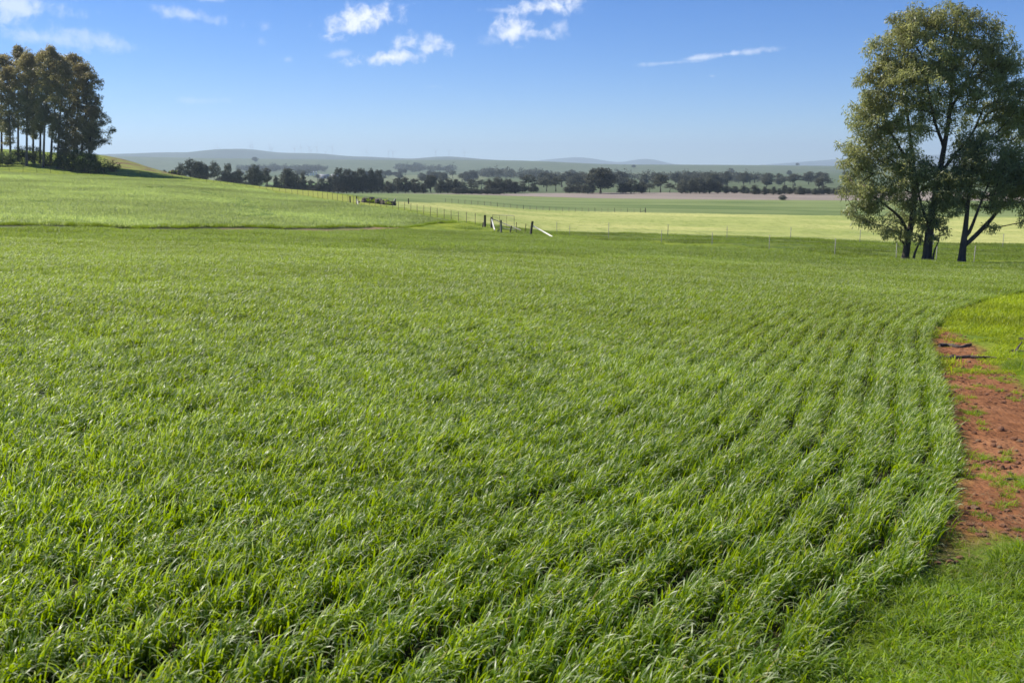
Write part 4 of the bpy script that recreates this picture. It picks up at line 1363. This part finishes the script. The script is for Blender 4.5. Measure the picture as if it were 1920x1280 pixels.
wood('hazy dark wood along the foot of the left hills', [(450, 610, 2200, 2500)], 150, 12, 41)
wood('dark hazy wood on the lower slope of the green hill', [(755, 850, 2150, 2500), (740, 790, 2450, 2600)], 110, 12, 42)
wood('dark wood at the foot of the green hill in mid picture', [(900, 940, 1500, 1700), (940, 1010, 1400, 1600)], 90, 11, 43)
wood('long hazy line of trees under the green hill at right', [(1000, 1290, 1150, 1300), (1290, 1440, 1050, 1150)], 170, 9, 44)

# ------------------------------------------------------------------ fences
def post_mesh(h_, r, lean=(0, 0), sides=7, mat='old_wood', taper=.9, top_cut=True):
    mb = MB()
    P = [(0, 0, -.25), (lean[0] * h_ * .5, lean[1] * h_ * .5, h_ * .5), (lean[0] * h_, lean[1] * h_, h_)]
    mb.tube(P, [r, r * .97, r * taper], sides)
    return mb.mesh('post', M[mat], sides > 5)


def picket_mesh(h_, w_=0.034, lean=(0, 0), mat='rust'):
    """steel Y picket: three thin flanges"""
    mb = MB()
    for a_ in (0.3, 0.3 + 2.094, 0.3 + 4.189):
        c_, s_ = cos(a_) * w_, sin(a_) * w_
        q_ = np.array([-s_, c_]) * .12
        V = []
        for z_ in (-.2, h_):
            lx, ly = lean[0] * z_, lean[1] * z_
            V += [(lx - q_[0], ly - q_[1], z_), (lx + c_ - q_[0], ly + s_ - q_[1], z_), (lx + c_ + q_[0], ly + s_ + q_[1], z_), (lx + q_[0], ly + q_[1], z_)]
        mb.add(V, [(0, 1, 5, 4), (1, 2, 6, 5), (2, 3, 7, 6), (4, 5, 6, 7)])
    return mb.mesh('post', M[mat])


def fence(label, posts, wires=(0.25, 0.5, 0.75, 1.0), mat='rust', pw=0.03, hh=1.15, wr=0.003, wood_at=()):
    """posts: list of (x, y)"""
    rg = random.Random(len(label))
    x0, y0 = posts[0]
    base = (x0, y0, hz(x0, y0))
    o = thing('fence', label, 'fence', base)
    var = [picket_mesh(hh * s, pw, (rg.uniform(-.03, .03), rg.uniform(-.03, .03)), mat) for s in (.96, 1.0, 1.03, 1.0, .98)]
    wv = post_mesh(hh * 1.05, 0.07)
    tops = []
    for i, (x, y) in enumerate(posts):
        z = hz(x, y)
        pm = wv if i in wood_at else var[rg.randrange(5)]
        link('post', pm, o, (x - base[0], y - base[1], z - base[2]))
        tops.append((x - base[0], y - base[1], z - base[2]))
    for h_ in wires:
        mb = MB()
        P = []
        for i in range(len(tops) - 1):
            a_, b_ = np.array(tops[i]), np.array(tops[i + 1])
            P.append(a_ + (0, 0, h_ * hh))
            P.append((a_ + b_) / 2 + (0, 0, h_ * hh - .015))
        P.append(np.array(tops[-1]) + (0, 0, h_ * hh))
        mb.tube(P, wr, 4, cap=False)
        mb.build('wire', M['galv'], o)
    return o


rf = smooth_line([p[:2] for p in ridge_fence], 0.2)
cl = np.concatenate([[0], np.cumsum(np.linalg.norm(np.diff(rf, axis=0), axis=1))])
s_ = np.arange(2.0, cl[-1], 2.45)
s_ = s_[s_ < 200]
fence('wire fence with thin rusty pickets climbing from the gate up over the left ridge', list(zip(np.interp(s_, cl, rf[:, 0]), np.interp(s_, cl, rf[:, 1]))), pw=0.032)
A_ = [(1068, 92), (1141, 88), (1240, 82), (1335, 76.5), (1442, 70), (1565, 63.5), (1680, 59), (1755, 57), (1826, 55.5), (1925, 53.6), (2060, 51.5)]
fence('near wire fence with grey pickets running to the right behind the gum clump', [on(px, Y)[:2] for px, Y in A_], mat='galv', pw=0.024, hh=1.0)
B_ = [(1044, 101), (1141, 98.5), (1252, 96), (1363, 94.5), (1482, 93), (1612, 91), (1750, 89.5), (1880, 88), (2010, 86)]
fence('second wire fence with grey pickets between the lane and the yellow field', [on(px, Y)[:2] for px, Y in B_], mat='galv', pw=0.028, hh=1.15)
C0 = [(835 + k * 12.2, 262 + k * 1.1) for k in range(31)]
fence('low far fence with wooden posts across the middle of the paddocks', [on(px, Y)[:2] for px, Y in C0], pw=0.05, hh=1.15, wood_at=(8, 12, 23, 26, 28, 30))


def single_post(name, label, px, Y, h_px, r, mat, lean=(0, 0), group=None, brace=None, bmat='white_wood'):
    b = on(px, Y)
    h_ = h_px * Y / F
    o = thing(name, label, 'post', b, group)
    link('post', post_mesh(h_, r, lean, 9, mat), o)
    if brace:
        (x1, y1), (x2, y2), dyo = brace        # pixels of upper and lower end
        u1, t1 = ray(x1, y1)
        u2, t2 = ray(x2, y2)
        mb = MB()
        Yb = Y - dyo
        p1 = np.array((u1 * Y - b[0], 0, EYE - t1 * Y - b[2]))
        p2 = np.array((u2 * Yb - b[0], -dyo, max(EYE - t2 * Yb - b[2], hz(u2 * Yb, Yb) - b[2] + .03)))
        mb.tube([p1, (p1 + p2) / 2 + (0, 0, .01), p2], .062, 8)
        mb.build('brace', M[bmat], o, True)
    return o


GP = 'wooden posts round the gate'
single_post('strainer_post', 'thick dark wooden post left of the gate opening', 909, 103, 22, .13, 'old_wood', (0.02, 0), GP)
single_post('strainer_post', 'dark post with a short white brace, holding the gate', 921.5, 102, 20, .11, 'old_wood', (0, 0), GP, ((922, 411), (927.5, 431.5), 6.5))
single_post('strainer_post', 'leaning dark corner post with a long pale brace falling to the right', 994.5, 93, 25, .12, 'old_wood', (0.16, 0), GP, ((1000, 424), (1036, 444), 4.0))
single_post('fence_post', 'pale grey wooden post in front of the gate', 939.5, 95, 24, .10, 'grey_wood', (0, 0), GP)
single_post('fence_post', 'broken dark stub leaning in front of the gate', 956, 96, 13, .07, 'old_wood', (0.25, 0), GP)
single_post('fence_post', 'short dark stub at the foot of the leftmost gate post', 905, 102.5, 9, .06, 'old_wood', (0.1, 0), GP)
single_post('fence_post', 'thin straight picket right of the gate frame', 968, 97, 19, .035, 'rust', (0.02, 0), GP)
single_post('fence_post', 'thin leaning picket midway between gate and corner post', 984, 96, 18, .035, 'rust', (0.12, 0), GP)
single_post('strainer_post', 'dark post beside the stone heap on the left part of the ridge fence', 656.5, 150, 12, .11, 'old_wood')
single_post('strainer_post', 'dark post with a white foot brace beside the stone heap', 669, 148, 15, .10, 'old_wood', (0, 0), None, ((669, 373), (671, 385), 1.2))
single_post('strainer_post', 'distant dark post with a white patch right of the stone heap', 741, 170, 8, .12, 'old_wood', (0, 0), None, ((742, 371), (738.5, 377), 0.2))
single_post('fence_post', 'distant dark post standing alone right of the heap', 766, 178, 10, .11, 'old_wood')
single_post('strainer_post', 'small far post with a brace ending the far fence', 1210, 293, 9, .15, 'old_wood', (0, 0), None, ((1209, 395), (1200, 401), 2), 'old_wood')

# gate: tube frame standing open, with droppers and mesh wires; and a fallen rail
gb = on(922, 101.5)
gate = thing('farm_gate', 'light tube farm gate standing open between the posts', 'gate', gb)
u_, t_ = ray(964, 405)
gx = u_ * 99.0 - gb[0]
gy = 99.0 - gb[1]
gz0, gz1 = 0.15, topz(922, 403, 101.5) - gb[2]
gz2 = topz(964, 404.5, 99) - gb[2]
gzb = hz(u_ * 99, 99) - gb[2] + .15
mb = MB()
mb.tube([(0.1, 0, gz0), (0.1, 0, gz1)], .025, 6)
mb.tube([(0.1, 0, gz1), (gx, gy, gz2)], .025, 6)
mb.tube([(gx, gy, gz2), (gx, gy, gzb)], .025, 6)
mb.tube([(0.1, 0, gz0), (gx, gy, gzb)], .025, 6)
mb.build('gate_frame', M['galv'], gate, True)
for f in (.33, .66):
    mb = MB()
    x_, y_ = .1 + (gx - .1) * f, gy * f
    mb.tube([(x_, y_, gz0 + (gzb - gz0) * f), (x_, y_, gz1 + (gz2 - gz1) * f)], .018, 6)
    mb.build('upright', M['rust'], gate, True)
for f in (.2, .4, .6, .8):
    mb = MB()
    mb.tube([(.1, 0, gz0 + (gz1 - gz0) * f), (gx, gy, gzb + (gz2 - gzb) * f)], .006, 4)
    mb.build('wire', M['galv'], gate)
mb = MB()
u1, t1 = ray(925, 411)
u2, t2 = ray(977, 431.5)
p1, p2 = np.array((u1 * 101, 101, EYE - t1 * 101)), np.array((u2 * 95, 95, EYE - t2 * 95))
p2[2] = max(p2[2], hz(p2[0], p2[1]) + .03)
mb.tube([p1 - p1, (p2 - p1) * .5 + (0, 0, -.02), p2 - p1], .045, 7)
rl = mb.build('fallen_rail', M['grey_wood'], None, True)
rl.location = p1
tag(rl, 'slanting grey rail fallen against the gate', 'rail')


# ------------------------------------------------------------------ stones, clods, sticks
def rock_mesh(seed, mat, squash=.65):
    rg = np.random.default_rng(seed)
    import bmesh
    bm = bmesh.new()
    bmesh.ops.create_icosphere(bm, subdivisions=2, radius=.5)
    ax = nrm(rg.normal(size=(9, 3)))
    cut = rg.uniform(.28, .46, 9)
    for v in bm.verts:
        c = np.array(v.co)
        for a_, d_ in zip(ax, cut):
            e_ = c @ a_ - d_
            if e_ > 0:
                c = c - a_ * e_
        c = c * (1 + .05 * rg.normal())
        v.co = (c[0] * 1.2, c[1], c[2] * squash)
    me = bpy.data.meshes.new('stone')
    bm.to_mesh(me)
    bm.free()
    me.materials.append(M[mat])
    return me


CL = [rock_mesh(400 + i, 'clod', .85) for i in range(5)]
CLP = [rock_mesh(420 + i, 'pale_clod', .85) for i in range(3)]
# clods placed where the photo shows them: (px, py, width px, pale)
SPOTS = [(1876, 804, 14, 0, 'largest red clod near the top of the bare soil'), (1862, 835, 13, 0, 'dark red clod in the middle of the bare soil'), (1874, 838, 10, 1, 'sandy clod touching the dark one'),
         (1900, 823, 11, 0, 'dark flat clod near the right edge'), (1912, 826, 12, 1, 'pale round clod at the right edge of the photo'), (1875, 848, 9, 1, 'small sandy clod under the middle pair'),
         (1878, 877, 13, 0, 'broad red clod left of the paired stones'), (1891, 876, 11, 0, 'red clod of the paired stones, upper one'), (1903, 874, 9, 0, 'small red clod right of the paired stones'),
         (1893, 886, 11, 1, 'pale-topped clod of the paired stones, lower one'), (1858, 869, 10, 0, 'dark broken clod by the crop edge'), (1828, 951, 15, 1, 'large pale-topped clod low on the bare soil'),
         (1846, 960, 10, 0, 'dark clod right of the large pale-topped one'), (1883, 904, 10, 0, 'dark clod beside the short dark stick'), (1875, 928, 10, 0, 'dark clod among the low weeds'),
         (1855, 942, 8, 0, 'small dark clod below the weeds'), (1826, 811, 9, 0, 'weedy clod beside the crop'), (1834, 826, 9, 1, 'flat sandy clod beside the crop'),
         (1786, 640, 6, 1, 'tiny white stone by the upper stick'), (1806, 690, 8, 0, 'dark clod under the long stick'), (1817, 678, 7, 1, 'pale chip under the long stick'),
         (1818, 706, 6, 1, 'pale chip low of the long stick'), (1870, 733, 8, 1, 'orange stone beside the right grass tuft'), (1897, 704, 6, 1, 'small orange stone at the end of the bare ground'),
         (1905, 844, 8, 1, 'small sandy stone right of the middle pair'), (1908, 921, 7, 1, 'small pale stone at right, low'), (1832, 880, 7, 0, 'small clod hidden by the grass spur')]
for i, (px, py, w_, pale, lab) in enumerate(SPOTS):
    x, y, z = hit(px, py + w_ * .2)
    s = w_ * 1.05 * y / F
    o = link('clod', (CLP if pale else CL)[i % (3 if pale else 5)])
    o.location = (x, y, z + s * .12)
    o.scale = (s * prng.uniform(.9, 1.2), s, s * prng.uniform(.9, 1.3))
    o.rotation_euler = (0, 0, prng.uniform(0, 6.28))
    tag(o, lab, 'clod', 'clods lying on the bare red soil')
# crumbs of the same soil: too many to count
rg = np.random.default_rng(55)
bx = np.array(P_SOIL)
X = rg.uniform(bx[:, 0].min(), bx[:, 0].max(), 60000)
Y = rg.uniform(bx[:, 1].min(), bx[:, 1].max(), 60000)
k_ = (poly_sdf(X, Y, P_SOIL) > -.1) & (X < .56 * Y + 1)
X, Y = X[k_], Y[k_]
k_ = rg.random(len(X)) < np.clip(vnoise(X, Y, .4, 60) * 1.4 - .45, .04, 1)
X, Y = X[k_][:3800], Y[k_][:3800]
n = len(X)
s_ = 0.008 + 0.035 * rg.random(n) ** 4
scatter('soil_crumbs', np.column_stack([X, Y, H(X, Y) + s_ * .15]), rg.uniform(0, 6.28, n), s_, rg.integers(0, 5, n), source_collection('crumb', [rock_mesh(430 + i, 'clod') for i in range(5)]),
        'small red crumbs of clay strewn over the bare soil', 'soil crumbs')
# straw litter at the corner
srcs = []
for v in range(5):
    V, q, ti = blades(rg, 8, rg.uniform(-.06, .06, (8, 2)), (.04, .13), (.002, .004), (1.35, 1.52), (0, .08), 2)
    srcs.append(mesh_np('straw', V + np.array([0, 0, .008]), q, M['straw'], False, ti))
c_ = [hit(*p) for p in ((1700, 1055), (1760, 1045), (1820, 1025), (1860, 1010), (1800, 940), (1850, 980))]
XY = np.vstack([np.array(p[:2]) + rg.normal(0, .2, (16, 2)) for p in c_])
n = len(XY)
scatter('dry_straw', np.column_stack([XY, H(XY[:, 0], XY[:, 1])]), rg.uniform(0, 6.28, n), rg.uniform(.7, 1.2, n), rg.integers(0, 5, n), source_collection('straw', srcs),
        'dry straw litter where grass meets the red soil', 'straw')


def stick(label, pts, r, forks=(), lift=.012):
    q = [hit(*p) for p in pts]
    P = smooth_line([(a_[0], a_[1], a_[2] + lift * (1 + .5 * sin(3 * i))) for i, a_ in enumerate(q)], .06)
    b = P[0].copy()
    rr = np.linspace(r, r * .4, len(P)) * (1 + .18 * np.sin(np.arange(len(P)) * 1.7))
    mb = MB()
    mb.tube(P - b, rr, 8)
    for i, dv in forks:
        p0 = (P - b)[int(i * (len(P) - 1))]
        mb.tube([p0, p0 + np.array(dv) * .5 + (0, 0, .01), p0 + np.array(dv)], [r * .5, r * .35, r * .15], 6)
    o = mb.build('fallen_branch', M['stick'], None, True)
    o.location = b
    tag(o, label, 'branch', 'fallen branches on the bare ground')


stick('long thin fallen branch lying across the red soil', [(1757, 674), (1785, 673), (1815, 671), (1840, 673), (1870, 673), (1903, 677)], .035, [(.2, (.15, .12, .03)), (.55, (.25, -.12, .02))])
stick('shorter fallen branch with a pale top above the long one', [(1760, 650), (1780, 649), (1800, 652), (1820, 648)], .04, [(.6, (.2, .12, .03))])
stick('dark fallen branch in the grass at the right edge', [(1896, 664), (1910, 662), (1935, 661)], .045, [(.3, (.2, .2, .12))])
stick('short dark stick on the soil beside the paired stones', [(1886, 902), (1898, 901), (1911, 901)], .010, lift=.01)
stick('dark branch end poking in at the right edge by yellow-green grass', [(1911, 640), (1925, 641), (1945, 640)], .05)

# stone heap with weeds at the ridge fence, and the small heap on the crest
def heap(label, x0, x1, Y, hm_, n, seed):
    rg = np.random.default_rng(seed)
    a_, b_ = on(x0, Y), on(x1, Y)
    c_ = on((x0 + x1) / 2, Y)
    o = thing('stone_heap', label, 'stone heap', c_)
    L = hypot(b_[0] - a_[0], b_[1] - a_[1]) / 2
    meshes = [rock_mesh(500 + seed + i, 'rubble', .7) for i in range(5)]
    for i in range(n):
        f = rg.uniform(-1, 1)
        s = rg.uniform(.5, 1.3)
        x, y = f * L, rg.normal(0, .8)
        z = hz(c_[0] + x, c_[1] + y) - c_[2] + max(0, (1 - f * f)) * hm_ * rg.random() * .8
        q = link('stone', meshes[i % 5], o, (x, y, z))
        q.scale = (s, s, s * .7)
        q.rotation_euler = tuple(rg.uniform(0, 6, 3))
    cs = np.column_stack([rg.uniform(-.6 * L, .75 * L, 14), rg.normal(0, .6, 14), rg.uniform(.1, hm_ * .8, 14)])
    V, q = leaf_quads(rg, cs, np.full(14, .5), 60, .22, .1, .6, .0)
    link('weeds', mesh_np('weeds', V, q, M['grass'], False, {'tint': np.repeat(rg.random(len(V) // 4), 4)}), o)


heap('heap of grey stones overgrown with green weeds beside the ridge fence', 674, 742, 156, .7, 34, 7)
heap('small dark stone heap on the crest at the right of the brown knoll', 315, 338, 232, .6, 16, 27)

# ------------------------------------------------------------------ farm in the distance
for i, px in enumerate((573, 578, 583, 588, 593)):
    x, y, z = on(px, 1750)
    o = thing('silo', ['leftmost', 'second', 'middle', 'fourth', 'rightmost'][i] + ' of the five small white silos in the far trees', 'silo', (x, y, z), 'white silos of the far farm')
    o_h = topz(px, 321, 1750) - z
    mb = MB()
    mb.tube([(0, 0, -1), (0, 0, o_h * .85)], 1.45, 16)
    mb.build('silo_body', M['silo'], o, True)
    mb = MB()
    mb.tube([(0, 0, o_h * .85), (0, 0, o_h)], [1.6, .25], 16)
    mb.build('roof', M['silo'], o, True)
for px, Y, L, hh, dp, lab in ((607, 1360, 14, 4, 9, 'long low grey shed right of the white silos'), (628, 1390, 9, 4, 8, 'small grey shed farthest right of the silos')):
    x, y, z = on(px, Y)
    o = thing('farm_shed', lab, 'shed', (x, y, z))
    mb = MB()
    mb.box((0, 0, hh * .3), (L, dp, hh * 1.4))
    mb.build('wall', M['shed'], o)
    mb = MB()
    e = .4
    V = [(-L / 2 - e, -dp / 2 - e, hh), (L / 2 + e, -dp / 2 - e, hh), (L / 2 + e, 0, hh * 1.45), (-L / 2 - e, 0, hh * 1.45), (-L / 2 - e, dp / 2 + e, hh), (L / 2 + e, dp / 2 + e, hh)]
    V += [(a_, b_, c_ + .12) for a_, b_, c_ in V]
    mb.add(V, [(6, 7, 8, 9), (9, 8, 11, 10), (0, 3, 2, 1), (3, 4, 5, 2), (0, 1, 7, 6), (4, 10, 11, 5), (0, 6, 9, 3), (3, 9, 10, 4), (1, 2, 8, 7), (2, 5, 11, 8)])
    mb.build('roof', M['pale_roof'] if px > 1000 else M['shed'], o)
    mb = MB()
    mb.box((L * .15, -dp / 2 - .03, hh * .4), (L * .2, .06, hh * .8))
    mb.build('door', M['rust'], o)

# ------------------------------------------------------------------ wind turbines on the hills
tw = MB()
tw.tube([(0, 0, -6), (0, 0, 40), (0, 0, 78)], [1.2, 1.0, .8], 10)
TWM = tw.mesh('tower', M['turbine'], True)
nc = MB()
nc.box((0, 1.5, 79.5), (2.4, 7, 2.6))
NCM = nc.mesh('nacelle', M['turbine'])
hb = MB()
hb.tube([(0, -3.2, 79.5), (0, -4.6, 79.5), (0, -5.6, 79.5)], [1.9, 1.6, .4], 10)
HBM = hb.mesh('hub', M['turbine'], True)
bl_ = MB()
for s0, s1, c0, c1 in ((0, 6, .8, 1.6), (6, 22, 1.6, 1.0), (22, 40, 1.0, .3)):
    V = []
    for s, c in ((s0, c0), (s1, c1)):
        V += [(-c / 2, -.3, s), (c / 2, -.3, s), (c / 2, .3, s), (-c / 2, .3, s)]
    bl_.add(V, [(0, 1, 5, 4), (1, 2, 6, 5), (2, 3, 7, 6), (3, 0, 4, 7)])
BLM = bl_.mesh('blade', M['turbine'])
TURB = [(409, 272, 'turbine left of the highest hazy hill'), (403, 276, 'small faint turbine furthest left of the wind farm'), (470, 270, 'first of the pair left on the hill top'),
        (474, 268, 'second of the pair left on the hill top'), (507, 273, 'turbine at the right foot of the highest hill, left one'), (511, 274, 'turbine at the right foot of the highest hill, right one'),
        (553, 275, 'left turbine of the dense group'), (565, 272, 'second turbine of the dense group'), (580, 273, 'third turbine of the dense group'), (584, 278, 'short turbine in the dense group'),
        (594.5, 272, 'tall turbine before the last of the dense group'), (611, 281, 'low faint turbine near the last of the dense group'), (623, 272, 'tallest and clearest turbine'),
        (687, 280, 'lone turbine above the dip of the hills'), (729, 280, 'left turbine of the middle pair'), (737, 281, 'right turbine of the middle pair'), (817, 279, 'left turbine over the low round hill'),
        (842, 280, 'middle turbine over the low round hill'), (871, 281, 'right turbine over the low round hill')]
for i, (px, ty, lab) in enumerate(TURB):
    Y = 7000
    u_, _ = ray(px, 290)
    ztop = topz(px, ty, Y)
    s = prng.uniform(.8, .95)
    o = thing('wind_turbine', lab + ' on the horizon', 'wind turbine', (u_ * Y, Y, ztop - 79.5 * s - 14), 'wind turbines on the horizon')
    o.scale = (s, s, s)
    o.rotation_euler.z = prng.uniform(-.9, .3)
    for nm, m_ in (('tower', TWM), ('nacelle', NCM), ('hub', HBM)):
        link(nm, m_, o)
    a0 = prng.uniform(0, 2.09)
    for k in range(3):
        q = link('blade', BLM, o, (0, -4.2, 79.5))
        q.rotation_euler = (0, a0 + k * 2.0944, 0)

# ------------------------------------------------------------------ haze
zmin = float(GZ.min()) - 24.0
zt = 330.0
mb = MB()
mb.box((0, 0, (zmin + zt) / 2), (31600, 31600, zt - zmin))
hz_m, t = new_mat('haze air')
pv = t.n('ShaderNodeVolumePrincipled', {'Color': (0.70, 0.87, 1.0, 1), 'Density': 1.25e-4, 'Anisotropy': 0.2})
t.t.links.new(pv.outputs[0], t.n('ShaderNodeOutputMaterial').inputs['Volume'])
ho = mb.build('haze', hz_m)
tag(ho, 'thin pale haze in the air over the whole valley', 'haze', kind='stuff')
